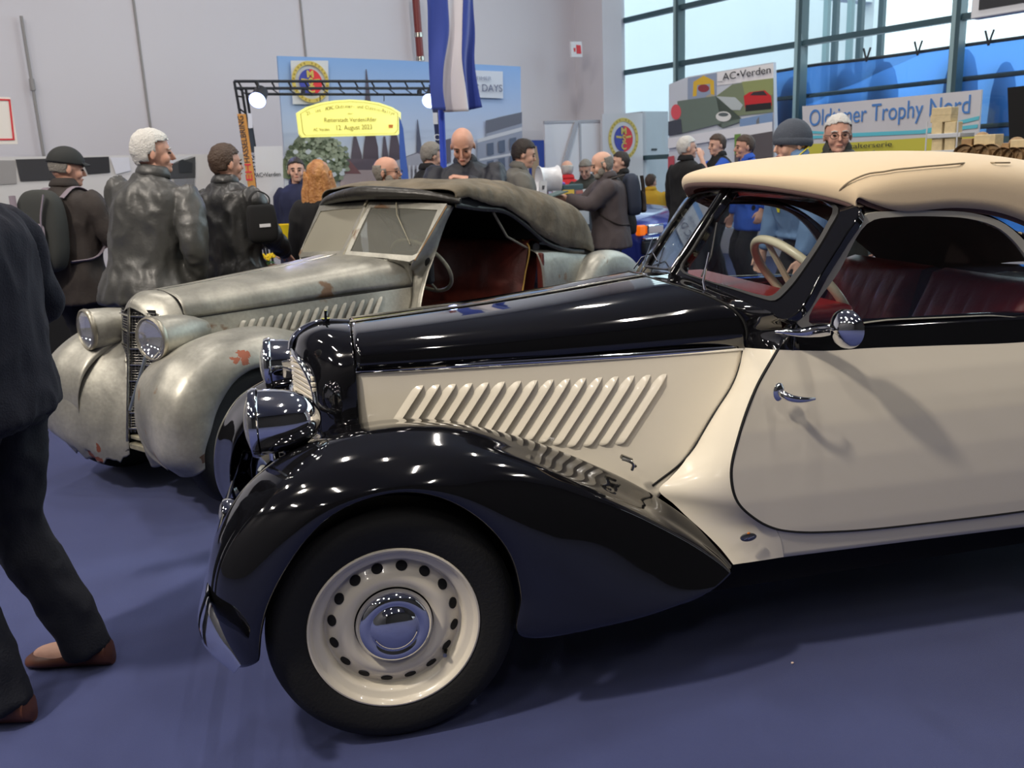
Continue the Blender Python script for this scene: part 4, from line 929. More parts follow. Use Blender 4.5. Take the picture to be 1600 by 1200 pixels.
def person(label, px, py, depth, facing, hair='short', hairm=None, skinm=None, top='jacket', topm=None, legm=None, shoem=None, lean=0.0, twist=0.0, head_yaw=0.0, head_pitch=0.0, head_roll=0.0,
           lw=None, rw=None, lhint=None, rhint=None, lcurl=.6, rcurl=.6, group=None, seated=False, bulk=1.0, hem=.72, flare=.02, vox=.012, fold=.006, beard=None, glasses=False, collar=True, feet=None, at=None, Ht=None, sleevem=None, hvox=.007, handdir=None, name='person', hsc=1.0, side=0.0, neckz=1.482):
    rz = math.radians(facing)
    if at is None:
        hc = CAM+ray(px, py)*depth; loc = A(hc[0], hc[1], 0); H0 = hc[2]+.135
    else: loc = A(at[0], at[1], 0); H0 = Ht
    s = H0/1.75 if not seated else 1.0
    pel = .93*s if not seated else H0-.82
    dz = H0-1.75*s if seated else 0
    root = thing(name, label, 'person', loc, rz, group)
    if not seated: dz = 0
    P0 = A(0, 0, pel)
    Rl = rotm('Z', math.radians(twist))@rotm('Y', math.radians(lean))@rotm('X', math.radians(side))
    zb = (lambda z: z*s) if not seated else (lambda z: z+dz)
    def T(p):   # upright torso coords -> leaned
        q = A(*p)-P0; w = np.clip((q[2])/(.25*s), 0, 1); return P0+q*(1-w)+(Rl@q)*w if w < 1 else P0+Rl@q
    B = bulk
    tors = [(0, 0, zb(.86), .105*B, .165*B), (0, 0, zb(.95), .115*B, .17*B), (.005, 0, zb(1.06), .115*B, .155*B), (.005, 0, zb(1.18), .118*B, .162*B), (0, 0, zb(1.30), .118*B, .18*B), (-.01, 0, zb(1.39), .10*B, .175*B), (-.015, 0, zb(1.44), .075, .12), (-.01, 0, zb(1.475), .058, .062), (-.002, 0, zb(1.53), .054, .054), (.005, 0, zb(1.56), .05, .05)]
    body = MB(); loft_body(body, tors, T)
    # head
    neck = T(A(0, 0, zb(neckz))); Rh = rotm('Z', math.radians(twist*.0+head_yaw))@rotm('Y', math.radians(lean*.35+head_pitch))@rotm('X', math.radians(head_roll))
    def HT(p): return neck+Rh@(A(*p)*hsc)
    hs = 1.0
    HC = A(.012, 0, .135)
    if at is None:
        q_ = HT((0, 0, .13)); c__, s__ = math.cos(rz), math.sin(rz)
        k0_ = hc[2]/q_[2]; loc = A(hc[0]-k0_*(c__*q_[0]-s__*q_[1]), hc[1]-k0_*(s__*q_[0]+c__*q_[1]), 0); root.location = tuple(loc); root.scale = (k0_,)*3
    else: k0_ = 1.0
    def hell(c, r, R=None): body.ellipsoid(HT(c), A(*r)*hsc, Rh if R is None else Rh@R, 12, 18)
    hell((-.004, 0, .150), (.100, .077, .090)); hell((.030, 0, .158), (.062, .068, .074)); hell((.03, 0, .105), (.062, .060, .085)); hell((.048, 0, .045), (.042, .042, .030)); hell((-.03, 0, .13), (.07, .068, .08))
    hell((.080, 0, .150), (.016, .05, .012)); hell((.065, .036, .095), (.026, .024, .03)); hell((.065, -.036, .095), (.026, .024, .03))
    body.tube([HT((.092, 0, .145)), HT((.108, 0, .115)), HT((.117, 0, .098)), HT((.100, 0, .090))], [.008, .0105, .0135, .008], 8)
    hell((.09, 0, .062), (.013, .024, .011)); hell((.082, 0, .035), (.02, .022, .018))
    for sd in (1, -1): body.ellipsoid(HT((-.004, sd*.079, .115)), (.018, .009, .032), Rh@rotm('Z', sd*.35), 8, 10)
    body.tube([HT((0, 0, .06)), neck+A(0, 0, -.02)], [.055, .056], 16)
    # arms
    sh = {}; ws = {}
    defW = {1: A(.06, .27*B, .80), -1: A(.06, -.27*B, .80)}
    arms = []
    for sd, W, hint in ((1, lw, lhint), (-1, rw, rhint)):
        S = T(A(-.005, sd*.178*B, zb(1.405))); Wp = (P0+Rl@(defW[sd]*s-P0*1) if not seated else A(.35, sd*.16, pel+.12)) if W is None else A(*W)
        if W is None and not seated: Wp = S+A(.07, sd*.07, -.53*s)
        E_, Wp = ik(S, Wp, .285*s, .26*s, (-.6, sd*.35, -.2) if hint is None else hint)
        arms.append((sd, S, E_, Wp))
        body.tube(herm([S, (S+E_)/2, E_, (E_+Wp)/2, Wp], 12), herm([(.050,), (.046,), (.040,), (.037,), (.026,)], 12)[:, 0], 14)
        d = Wp-E_; d /= np.linalg.norm(d)
        if handdir and sd in handdir: hd, hn = A(*handdir[sd][0]), A(*handdir[sd][1])
        else: hd, hn = d, (A(0, -sd, 0) if abs(d[2]) > .6 else A(0, -sd*.4, -1))
        hand(body, Wp+d*.01, hd, hn, sd, 1.0, lcurl if sd > 0 else rcurl)
    # legs
    fy = .10*s
    if seated: ft = {1: A(.42, .12, 0), -1: A(.42, -.12, 0)}
    else: ft = {1: A(.0, .10*s, 0), -1: A(.02, -.10*s, 0)}
    if feet:
        c_, s_ = math.cos(-rz), math.sin(-rz)
        for k_, q in feet.items():
            q = A(q[0], q[1], 0)-loc; ft[k_] = A(c_*q[0]-s_*q[1], s_*q[0]+c_*q[1], 0)
    legs = []
    for sd in (1, -1):
        Hp = A(0, sd*.092*B, pel-.02); An = ft[sd]+A(-.03, 0, .09)
        K, An = ik(Hp, An, .44*s if not seated else .44, .42*s if not seated else .42, (1, 0, 0.2)); legs.append((sd, Hp, K, An))
        body.tube(herm([Hp, (Hp+K)/2, K, (K+An)/2*.999, An], 14), herm([(.088,), (.075,), (.056,), (.052,), (.036,)], 14)[:, 0], 14)
        body.ellipsoid(ft[sd]+A(.04, 0, .04), (.12, .042, .038))
    bo = body.build('body', skinm or skin_a, root); bake(bo, [('REMESH', dict(mode='VOXEL', voxel_size=hvox)), ('SMOOTH', dict(factor=.5, iterations=2))])
    # trousers
    tr = MB(); k_ = 1.0
    loft_body(tr, [(0, 0, pel-.09, .118*B, .175*B), (0, 0, pel, .125*B, .182*B), (0, 0, pel+.10*s, .12*B, .168*B)], lambda p: p)
    for sd, Hp, K, An in legs:
        tr.tube(herm([Hp, (Hp+K)/2, K, (K+An)/2, An+A(0, 0, -.045)], 16), herm([(.102,), (.090,), (.076,), (.073,), (.070,)], 16)[:, 0], 16)
    to = tr.build('trousers', legm or trous, root); bake(to, [('REMESH', dict(mode='VOXEL', voxel_size=.014)), ('SMOOTH', dict(factor=.5, iterations=3))], fold, 9, seed=px)
    for sd in (1, -1):
        q = ft[sd]; sb_ = MB(); rows_ = []
        for x, w, h_ in ((-.10, .02, .05), (-.09, .036, .085), (-.05, .041, .095), (0, .042, .085), (.06, .046, .062), (.12, .048, .05), (.165, .038, .042), (.182, .018, .03)):
            rows_.append([q+A(x, w*math.cos(a), max(0.002, h_*.5+h_*.5*math.sin(a))) for a in np.linspace(0, 2*math.pi, 16, endpoint=False)])
        k0 = len(sb_.v); sb_.grid(np.array(rows_), cv=True); sb_.f.append(tuple(range(16))); sb_.f.append(tuple(7*16+j for j in range(16))[::-1]); sb_.build('shoe', shoem or shoe_b, root)
    # upper garment
    jk = MB(); th = 1.0+.0; hz = zb(hem) if not seated else pel-.05
    g1 = .03 if top in ('jacket', 'coat') else .015
    hemz = max(hz, .35)
    secs = [(0, 0, hemz, .125*B+g1+flare, .182*B+g1+flare), (0, 0, (hemz+zb(1.0))/2, .125*B+g1+flare*.6, .180*B+g1+flare*.6), (0, 0, zb(1.0), .120*B+g1, .168*B+g1), (0, 0, zb(1.15), .122*B+g1, .168*B+g1), (0, 0, zb(1.30), .122*B+g1, .185*B+g1*.7), (-.012, 0, zb(1.40), .100*B+g1, .178*B+g1*.4), (-.015, 0, zb(1.45), .078+g1*.6, .125+g1*.3), (-.012, 0, zb(1.485), .066+g1*.4, .072+g1*.2)]
    loft_body(jk, secs, T)
    for sd, S, E_, Wp in arms:
        if top == 'vest': continue
        e_ = Wp-(Wp-E_)*.06
        jk.tube(herm([S+A(0, -sd*.03, .0), S+(E_-S)*.15, (S+E_)/2, E_, (E_+e_)/2, e_], 18), herm([(.060*B+g1*.3,), (.066*B+g1*.35,), (.060*B+g1*.35,), (.053+g1*.35,), (.047+g1*.3,), (.041+g1*.3,)], 18)[:, 0], 16)
    jo = jk.build(top if top != 'tee' else 'shirt', topm, root); bake(jo, [('REMESH', dict(mode='VOXEL', voxel_size=vox)), ('SMOOTH', dict(factor=.6, iterations=9))], fold*1.5, 7, seed=px+3)
    if top == 'vest':
        for sd, S, E_, Wp in arms:
            e_ = Wp-(Wp-E_)*.55; b = MB().tube(herm([S+A(0, -sd*.03, 0), (S+E_)/2, E_, e_], 14), herm([(.078,), (.066,), (.056,), (.052,)], 14)[:, 0], 16); b.build('sleeve', sleevem, root)
    if collar:
        cp = [T(A(-.01+.075*math.cos(a), .080*math.sin(a), zb(1.485)+(.028 if math.cos(a) < .3 else .0)-.02*max(0, math.cos(a)))) for a in np.linspace(math.radians(35), math.radians(325), 24)]
        MB().tube(cp, .021, 10, flat=(1.5, .5)).build('collar', topm, jo)
    # hair
    def hairshell(test, scale=1.07, name_='hair', m=hairm, rough=.007, zoff=0.0, thick=.0):
        b = MB(); nu, nv = 36, 48; G = np.zeros((nu+1, nv, 3)); ok = np.zeros((nu+1, nv), bool)
        for i in range(nu+1):
            t = math.pi*i/nu
            for j in range(nv):
                p = 2*math.pi*j/nv; dx, dy, dz_ = math.sin(t)*math.cos(p), math.sin(t)*math.sin(p), math.cos(t)
                rx = .100 if dx > 0 else .104; q = A(-.002+dx*rx, dy*.079, .152+dz_*(.100 if dz_ > 0 else .12))
                nn = (noise.noise((q[0]*40+px, q[1]*40, q[2]*25))+.7*noise.noise((q[0]*110+px, q[1]*110, q[2]*60)))*rough
                G[i, j] = HT((q-A(0, 0, .15))*(scale+nn*8)+A(0, 0, .15+zoff)); ok[i, j] = test(q[0], q[1], q[2])
        f = []
        for i in range(nu):
            for j in range(nv):
                j2 = (j+1) % nv
                if ok[i, j] and ok[i+1, j] and ok[i, j2] and ok[i+1, j2]: f.append((i*nv+j, (i+1)*nv+j, (i+1)*nv+j2, i*nv+j2))
        b.add(G.reshape(-1, 3), f)
        o = b.build(name_, m, root, solid=.005, fix=True)
        bm = bmesh.new(); bm.from_mesh(o.data); bmesh.ops.delete(bm, geom=[v for v in bm.verts if not v.link_faces], context='VERTS'); bm.to_mesh(o.data); bm.free(); return o
    if hair in ('short', 'full'):
        hairshell(lambda x, y, z: (z > .175+.25*max(0, x-.02) and x < .075+ (z-.17)*.5) or (z > .13 and x < .018) or (z > .075 and x < -.015) or (z > .045 and x < -.06), 1.025 if hair == 'short' else 1.07)
    elif hair == 'balding':
        hairshell(lambda x, y, z: ((z > .06 and z < .185 and x < -.012) or (z > .10 and z < .16 and x < .025)), 1.02)
    elif hair == 'long':
        hairshell(lambda x, y, z: (z > .16 and x < .07) or x < .02, 1.12)
        b = MB(); rows_ = []
        for t in np.linspace(0, 1, 14):
            w = .095+.045*math.sin(t*2.4); rows_.append([HT((-.02-.085*math.cos(a)*(1-.2*t)-.02*t, w*math.sin(a), .16-.50*t+.02*math.sin(a*7))) for a in np.linspace(-1.75, 1.75, 30)])
        b.surf(rows_, 30, 60); v2 = []
        for q in b.v: n_ = noise.noise((q[1]*60, q[0]*60, q[2]*4))*.008; v2.append((q[0]-n_, q[1]+n_, q[2]))
        b.v = v2; b.build('long_hair', hairm, root, solid=.02)
    elif hair == 'cap':
        hairshell(lambda x, y, z: z > .085 and z < .19 and x < -.01, 1.045, 'hair', hair_grey)
        hairshell(lambda x, y, z: z > .178 or (z > .150 and x < 0.09), 1.15, 'cap', hairm, 0)
        bk_ = MB(); bk_.surf([[HT((.075+.07*u*math.cos(a), .078*math.sin(a)*(1-.15*u), .185-.018*u-.02*math.sin(a)**2)) for a in np.linspace(-1.35, 1.35, 14)] for u in (0, .5, 1)], 8, 24); bk_.build('cap_brim', hairm, root, solid=.006)
    elif hair == 'beanie':
        hairshell(lambda x, y, z: z > .15 or (z > .11 and x < .0), 1.17, 'beanie', hairm, .002, .006)
        bp_ = [HT((-.004+.113*math.cos(a), .092*math.sin(a), .138+.02*math.cos(a))) for a in np.linspace(0, 2*math.pi, 40, endpoint=False)]
        MB().tube(bp_, .017, 8, closed=True, flat=(1.4, .6)).build('beanie_cuff', hairm, root)
    if beard:
        hairshell(lambda x, y, z: False, 1.0) if False else None
        b = MB(); b.ellipsoid(HT((.062, 0, .038)), (.044, .048, .036), Rh); b.ellipsoid(HT((.104, 0, .078)), (.010, .028, .008), Rh)
        for sd in (1, -1): b.ellipsoid(HT((.035, sd*.052, .068)), (.034, .018, .038), Rh)
        bo_ = b.build('beard', beard, root); bake(bo_, [('REMESH', dict(mode='VOXEL', voxel_size=.007))], .003, 60)
    for sd in (1, -1): MB().ellipsoid(HT((.0905, sd*.031, .126)), (.009, .013, .0065), Rh, 8, 10).build('eye', eye_m, bo)
    MB().ellipsoid(HT((.1005, 0, .0655)), (.005, .023, .0045), Rh, 8, 12).build('mouth', lip_m, bo)
    for sd in (1, -1): MB().tube([HT((.098, sd*.014, .147)), HT((.098, sd*.032, .152)), HT((.084, sd*.050, .146))], .0035, 6).build('eyebrow', hairm if hair not in ('cap', 'beanie') and hairm else hair_grey, bo)
    if glasses:
        g_ = MB()
        for sd in (1, -1):
            g_.tube([HT((.108, sd*.033+.024*math.cos(a), .122+.017*math.sin(a))) for a in np.linspace(0, 2*math.pi, 20, endpoint=False)], .0022, 6, closed=True)
            g_.tube([HT((.106, sd*.057, .126)), HT((.05, sd*.078, .128)), HT((-.005, sd*.085, .122))], .002, 6)
        g_.tube([HT((.109, .010, .124)), HT((.109, -.010, .124))], .002, 6); g_.build('glasses', eye_m, root)
    root['_h'] = H0; del root['_h']
    return dict(root=root, T=T, zb=zb, HT=HT, arms=arms, Rl=Rl, loc=loc, rz=rz, H=H0, pel=pel, jo=jo, k=k0_)
def backpack(P, m, m2, label, cat='backpack', w=.30, h=.46, d=.16, zc=1.20):
    """worn on the back: a thing of its own, hanging from the shoulders"""
    c_, s_ = math.cos(P['rz']), math.sin(P['rz']); o = thing('backpack', label, cat, P['loc'], P['rz']); o.scale = (P['k'],)*3
    T = P['T']; zb = P['zb']; b = MB(); secs = []
    b2 = MB(); G = []
    for z, k in ((-.5, .5), (-.47, .8), (-.35, 1.0), (-.1, 1.06), (.2, 1.0), (.38, .85), (.47, .6), (.5, .3)):
        G.append([T(A(-.155-d*.5+d*.5*k*math.copysign(abs(math.cos(a))**.6, math.cos(a)), w*.5*k*math.copysign(abs(math.sin(a))**.6, math.sin(a)), zb(zc)+z*h)) for a in np.linspace(0, 2*math.pi, 28, endpoint=False)])
    G = np.array(G); G2 = np.array([herm(G[:, j], 30) for j in range(28)]).transpose(1, 0, 2); k0 = len(b.v); b.grid(G2, cv=True)
    b.f.append(tuple(range(28))[::-1]); b.f.append(tuple(29*28+j for j in range(28))); bag = b.build('bag', m, o)
    pk = MB(); G = []
    for z, k in ((-.46, .5), (-.42, .85), (-.2, .95), (.0, .9), (.06, .6)):
        G.append([T(A(-.155-d-.0-.03*k+.03*math.cos(a)*k, w*.40*k*math.sin(a), zb(zc)+z*h)) for a in np.linspace(0, 2*math.pi, 24, endpoint=False)])
    pk.surf([list(g_)+[g_[0]] for g_ in G], 20, 40); pk.build('pocket', m2, o)
    for sd in (1, -1):
        MB().tube(herm([T(A(-.15, sd*.09, zb(zc+.20))), T(A(-.06, sd*.11, zb(1.475))), T(A(.05, sd*.12, zb(1.45))), T(A(.145, sd*.12, zb(1.32))), T(A(.13, sd*.16, zb(1.15))), T(A(-.02, sd*.215, zb(1.02))), T(A(-.15, sd*.13, zb(1.0)))], 30), .022, 8, flat=(.35, 1.2)).build('strap', m2, o)
        MB().tube(herm([T(A(-.17-d, sd*w*.38, zb(zc)+h*.42)), T(A(-.175-d*1.05, sd*w*.30, zb(zc)+.05)), T(A(-.17-d, sd*w*.36, zb(zc)-h*.4))], 16), .014, 8, flat=(.4, 1.4)).build('panel_stripe', m2, bag)
    return o

leather_b = mat('black_leather', sr(46, 46, 46), .38, bump=.5, bscale=22, spec=.6); leather_c = mat('black_leather_coat', sr(66, 66, 64), .42, bump=.45, bscale=18, spec=.6)
navy_sw = mat('navy_sweater', sr(16, 18, 34), .9, bump=.3, bscale=180)
dkbrown = mat('dark_brown_jacket', sr(50, 43, 40), .8, bump=.2, bscale=60); navy_c = mat('navy_coat', sr(28, 34, 66), .85); blackwool = mat('black_wool', sr(20, 20, 22), .9)
olive = mat('dark_olive_jacket', sr(52, 54, 50), .8); greyjk = mat('grey_green_jacket', sr(108, 106, 100), .85, bump=.2, bscale=50); dknavy = mat('dark_navy_anorak', sr(30, 33, 44), .6, bump=.3, bscale=35)
mauve = mat('grey_brown_parka', sr(74, 66, 68), .8, bump=.2, bscale=40); redsh = mat('red_shirt', sr(200, 40, 45), .85); yell = mat('mustard_jacket', sr(205, 160, 40), .8)
royal = mat('royal_blue_shirt', sr(45, 90, 190), .85); hoodie = mat('pale_blue_hoodie', sr(110, 140, 180), .85); slate = mat('slate_beanie', sr(78, 84, 95), .9, bump=.4, bscale=150)
packg = mat('charcoal_pack', sr(52, 54, 52), .85); packp = mat('mauve_grey_trim', sr(128, 118, 128), .85); packn = mat('navy_pack', sr(40, 48, 66), .8)

p = person('person in navy sweater and dark trousers at the left edge, head out of view', 0, 0, 2.6, 165, hair='short', hairm=hair_grey, top='sweater', topm=navy_sw, legm=navytr, shoem=shoe_m, at=(-.965, 2.66), Ht=1.735, bulk=1.18, hem=.86, flare=.0, collar=False, feet={1: (-1.02, 2.48), -1: (-.86, 2.74)}, lw=(.25, .30, 1.02), rw=(.22, -.26, 1.05), vox=.010, fold=.008, name='person')
P1 = p
p = person('person in a black cap and dark brown jacket seen from behind, wearing a grey backpack', 104, 262, 5.8, 62, hair='cap', hairm=mat('black_cap', sr(38, 40, 40), .8), skinm=skin_b, topm=dkbrown, head_yaw=-35, head_pitch=8, lean=6, bulk=1.05, rw=(.30, -.22, 1.05), lw=(.32, .15, 1.1))
backpack(p, packg, packp, 'charcoal and mauve backpack on the back of the person in the black cap', w=.32, h=.50)
p = person('white-haired person in a long black leather coat seen from behind, head turned right', 237, 238, 4.9, 70, hair='full', hairm=hair_white, skinm=skin_b, top='coat', topm=leather_c, legm=navytr, head_yaw=-55, lean=5, bulk=1.12, hem=.80, flare=.06, side=9, rw=(.04, -.27, .90), lw=(.35, .1, 1.05), fold=.010)
p4_ = p = person('dark-haired person in a shiny black leather jacket holding a bag at the waist', 352, 255, 5.6, 48, hair='short', hairm=hair_brown, skinm=skin_b, topm=leather_b, head_yaw=-15, lean=4, bulk=1.06, hem=.84, rw=(.34, -.16, .98), lw=(.36, .06, 1.05), rhint=(-.6, -.6, -.5), fold=.011)
p = person('person in a navy coat with dark hair facing us, beside the long blonde hair', 463, 266, 8.5, -115, hair='short', hairm=hair_dark, top='coat', topm=navy_c, hem=.55, flare=.04, vox=.016, hvox=.010, head_yaw=25)
p = person('person with long blonde hair in a black coat, seen from behind', 498, 278, 6.5, 80, hair='long', hairm=hair_blonde, top='coat', topm=blackwool, hem=.6, bulk=.9, vox=.014, hvox=.010)
p = person('balding bearded person with glasses and dark jacket in profile before the city banner', 604, 268, 6.6, -25, hair='balding', hairm=hair_grey, skinm=skin_b, topm=dkbrown, beard=hair_grey, glasses=True, bulk=1.1, vox=.014, hvox=.010)
p = person('grey-haired person half hidden behind the blue flag pole', 674, 243, 8.3, 20, hair='full', hairm=hair_grey, topm=blackwool, vox=.016, hvox=.010, head_pitch=15)
p = person('bald person in a dark navy anorak looking down at both hands', 723, 226, 7.0, -108, hair='none', hairm=hair_brown, skinm=skin_b, topm=dknavy, head_pitch=26, lean=8, bulk=1.32, hsc=1.17, lw=(.34, .03, 1.40), rw=(.33, -.05, 1.38), lhint=(.1, .8, -.7), rhint=(.1, -.8, -.7), lcurl=1.2, rcurl=1.2, hem=.75, handdir={1: ((.3, -.9, .2), (-.2, -.2, -1)), -1: ((.3, .9, .25), (-.3, .2, -1))}, fold=.009)
p = person('dark-haired person in a grey jacket in profile beside the white alloy wheel', 818, 240, 7.8, -8, hair='full', hairm=hair_dark, topm=greyjk, lean=8, head_pitch=12, bulk=1.05, vox=.014, hvox=.010, rw=(.35, -.2, 1.0), lw=(.38, .1, 1.02))
p = person('grey-bearded person in a grey brown parka holding a leaflet, facing left', 941, 256, 8.0, 172, hair='balding', hairm=hair_grey, skinm=skin_a, top='coat', topm=mauve, legm=jeans, beard=hair_grey, lean=4, head_pitch=14, bulk=1.12, hem=.78, vox=.014, hvox=.008, lw=(.42, .08, 1.20), rw=(.42, -.08, 1.18), lhint=(-.3, .7, -.8), rhint=(-.3, -.7, -.8))
pb = p; backpack(p, packn, dkbrown, 'navy backpack worn by the bearded person in the parka', w=.28, h=.38, d=.14, zc=1.29)
p = person('person with short grey hair and dark jacket looking down behind the brochure table', 915, 264, 11, -120, hair='short', hairm=hair_grey, topm=olive, head_pitch=22, vox=.018, hvox=.011)
p = person('person in a red shirt with white hair far behind the brochure table', 886, 264, 11.5, 95, hair='balding', hairm=hair_white, topm=redsh, seated=False, vox=.018, hvox=.011)
p = person('dark-haired head peeping over the parka of the bearded person', 970, 253, 10.2, 175, hair='short', hairm=hair_dark, topm=blackwool, vox=.018, hvox=.011)
p = person('person in a mustard yellow jacket sitting with the back to us', 1017, 284, 14.0, 60, hair='short', hairm=hair_brown, topm=yell, seated=True, vox=.018, hvox=.011, head_yaw=-30, bulk=1.05)
py_ = p
p = person('seated person in grey next to the mustard yellow jacket', 1050, 283, 14.2, 200, hair='short', hairm=hair_brown, topm=greyjk, seated=True, vox=.018, hvox=.011, head_pitch=10); ps_ = p
p = person('person with white cropped hair in a black sweater, in front of the rally photo wall', 1073, 231, 9.3, 25, hair='short', hairm=hair_white, top='sweater', topm=blackwool, vox=.014, hvox=.010, head_yaw=-30)
p = person('dark-haired person in a black vest over a blue shirt raising a hand to the mouth', 1121, 226, 10.2, 185, hair='short', hairm=hair_brown, top='vest', topm=blackwool, sleevem=royal, lw=(.25, .06, 1.48), lhint=(.1, .3, -1), vox=.014, hvox=.010, head_pitch=5)
p = person('brown-haired person in a royal blue shirt reaching down, in profile to the left', 1164, 229, 9.3, 172, hair='short', hairm=hair_brown, skinm=skin_b, top='tee', topm=royal, lean=8, lw=(.02, .36, .93), vox=.014, hvox=.008, bulk=1.05)
p = person('person in a slate beanie and pale blue hoodie with a yellow lanyard, in profile', 1238, 224, 5.5, 178, hair='beanie', hairm=slate, topm=hoodie, vox=.012, bulk=1.05, lean=14, hem=.97, neckz=1.44)
pbn = p
T, zb = p['T'], p['zb']
lan = thing('lanyard', 'yellow lanyard round the neck of the person in the beanie', 'lanyard', p['loc'], p['rz']); lan.scale = (p['k'],)*3
MB().tube(herm([T(A(.15, 0, zb(1.18))), T(A(.13, .06, zb(1.34))), T(A(.04, .10, zb(1.48))), T(A(-.085, .06, zb(1.53))), T(A(-.10, 0, zb(1.535))), T(A(-.085, -.06, zb(1.53))), T(A(.04, -.10, zb(1.48))), T(A(.13, -.06, zb(1.34))), T(A(.15, 0, zb(1.18)))], 60), .010, 8, flat=(1.3, .35)).build('strap', mat('yellow_strap', sr(235, 220, 50), .6), lan)
p = person('smiling person with cropped grey hair and glasses in a dark olive jacket, facing us', 1309, 210, 6.2, -125, hair='short', hairm=hair_white, skinm=skin_b, topm=olive, glasses=True, head_yaw=10, hsc=1.12, bulk=1.2, beard=None, vox=.012, neckz=1.44, lean=6)
# leaflet in the hands of the bearded person, bag of the leather jacket

# ================================================================ the hall behind
def HNP(px, py, n): return on_plane(px, py, HN*n, HN)
def HBP(px, py, b): return on_plane(px, py, HB*b, HB)
RN = np.array([HB, A(0, 0, 1), -HN]).T; RB = np.array([-HN, A(0, 0, 1), -HB]).T
def sheet(name, pts, plane, val, m, parent=None, th=.01, off=0.0, **k):
    f, d = (HNP, HN) if plane == 'n' else (HBP, HB)
    P = [f(x, y, val)-d*off for x, y in pts]
    base = A(*parent.location) if parent is not None else A(0, 0, 0)
    b = MB().prism([p-base for p in P], d*th); return b.build(name, m, parent, smooth=False, **k)
def txt(name, body, a, b_, h, plane, val, m, parent, off=.004, tilt=0.0):
    """lettering running from pixel a to pixel b_ (centre line) on the plane; h letter height in px at the middle"""
    f, d = (HNP, HN) if plane == 'n' else (HBP, HB)
    p, q = f(*a, val)-d*off, f(*b_, val)-d*off; mid = (p+q)/2; W = np.linalg.norm(q-p)
    mx, my = (a[0]+b_[0])/2, (a[1]+b_[1])/2; hh = abs(f(mx, my-h/2, val)[2]-f(mx, my+h/2, val)[2])
    R = RN if plane == 'n' else RB; ang = math.asin(np.clip((q[2]-p[2])/W, -1, 1)); R2 = R@rotm('Z', ang)
    base = A(*parent.location) if parent is not None else A(0, 0, 0)
    o = text(name, body, hh*1.35, m, parent, mid-base, R2, extrude=.0008)
    wd = o.data.vertices and (max(v.co.x for v in o.data.vertices)-min(v.co.x for v in o.data.vertices))
    M = Matrix([list(r_) for r_ in R2]).to_4x4() @ Matrix.Diagonal((W/max(wd, 1e-3), 1, 1, 1)); M.translation = Vector(mid-base); o.matrix_local = M
    return o
white_m = mat('white_panel', sr(222, 222, 226), .6); offw = mat('off_white_panel', sr(205, 205, 210), .6); greyp = mat('grey_cabinet', sr(172, 173, 180), .6)
ink = mat('dark_ink', sr(40, 42, 48), .7); gold = mat('gold_print', sr(205, 185, 95), .6); redp = mat('red_print', sr(215, 50, 60), .6); bluep = mat('blue_print', sr(60, 70, 165), .6)
teal = mat('teal_frame', sr(62, 88, 96), .45); tealL = mat('pale_frame_face', sr(150, 178, 182), .4); blkmetal = mat('black_metal', sr(38, 40, 46), .45)
seamm = mat('wall_joint', sr(150, 148, 148), .8)
# wall details
for (x0, y0), (x1, y1), w_, m_ in (((207, -10), (234, 198), .03, seamm), ((468, -10), (480, 92), .03, seamm)):
    p, q = HNP(x0, y0, BK-.01), HNP(x1, y1, BK-.01); q = A(q[0], q[1], .2)
    MB().tube([p, q], w_/2, 6).build('trim_1', m_, kind='structure')
p, q = HNP(33, 25, BK-.06), HNP(68, 240, BK-.06)
o = thing('conduit', 'thin grey conduit running down the hall wall at the far left', 'pipe', q)
MB().tube([p-q, (p-q)*.5+A(0, 0, 0), A(0, 0, 0), A(0, 0, -1.2)], .018, 8).build('tube', seamm, o); MB().tube([(p-q)*.5+A(0, 0, .08), (p-q)*.5-A(0, 0, .05)], .03, 8).build('coupling', seamm, o)
p, q = HNP(649, -10, BK-.15), HNP(657, 94, BK-.15)
o = thing('sprinkler_pipe', 'dark red pipe coming down the wall behind the blue and white flag', 'pipe', q)
MB().tube([p-q, A(0, 0, 0)], .055, 14).build('tube', mat('dark_red_pipe', sr(120, 45, 45), .4), o)
for t in (.02, .38): MB().tube([(p-q)*t+A(0, 0, .03), (p-q)*t-A(0, 0, .03)], .064, 14).build('clamp', chrome_dull, o)
# corner pilaster
MB().box(H(10.35+.0, BK-.35, 4), (.42, .7, 8), rotm('Z', HA)).build('wall_pilaster', wallm, smooth=False, kind='structure')
MB().box(H(10.75, BK-.1, 4), (.42, .5, 8), rotm('Z', HA)).build('wall_corner', wallm, smooth=False, kind='structure')
o = sheet('fire_alarm_sign', [(892, 65), (909, 65), (910, 89), (893, 89)], 'n', 11.28, white_m, th=.03, label='small white sign with a red symbol on the wall near the window corner', cat='sign')
sheet('red_symbol', [(900, 70), (907, 71), (908, 84), (901, 84)], 'n', 11.28, redp, o, th=.004, off=.006)
sheet('red_symbol', [(896, 75), (899, 75), (899, 81), (897, 81)], 'n', 11.28, redp, o, th=.004, off=.006)
o = sheet('wall_board', [(-60, 148), (16, 152), (28, 225), (-60, 226)], 'n', 10.6, mat('cream_board', sr(236, 230, 222), .6), th=.03, label='large white board with a red border at the left edge of the hall', cat='board')
for pts in ([(-60, 152), (15, 155), (15, 157.5), (-60, 155)], [(13, 155), (16, 155), (23, 219), (20, 219)], [(-60, 217), (21, 216.5), (21.5, 219), (-60, 220)]): sheet('red_border', pts, 'n', 10.6, redp, o, th=.004, off=.006)

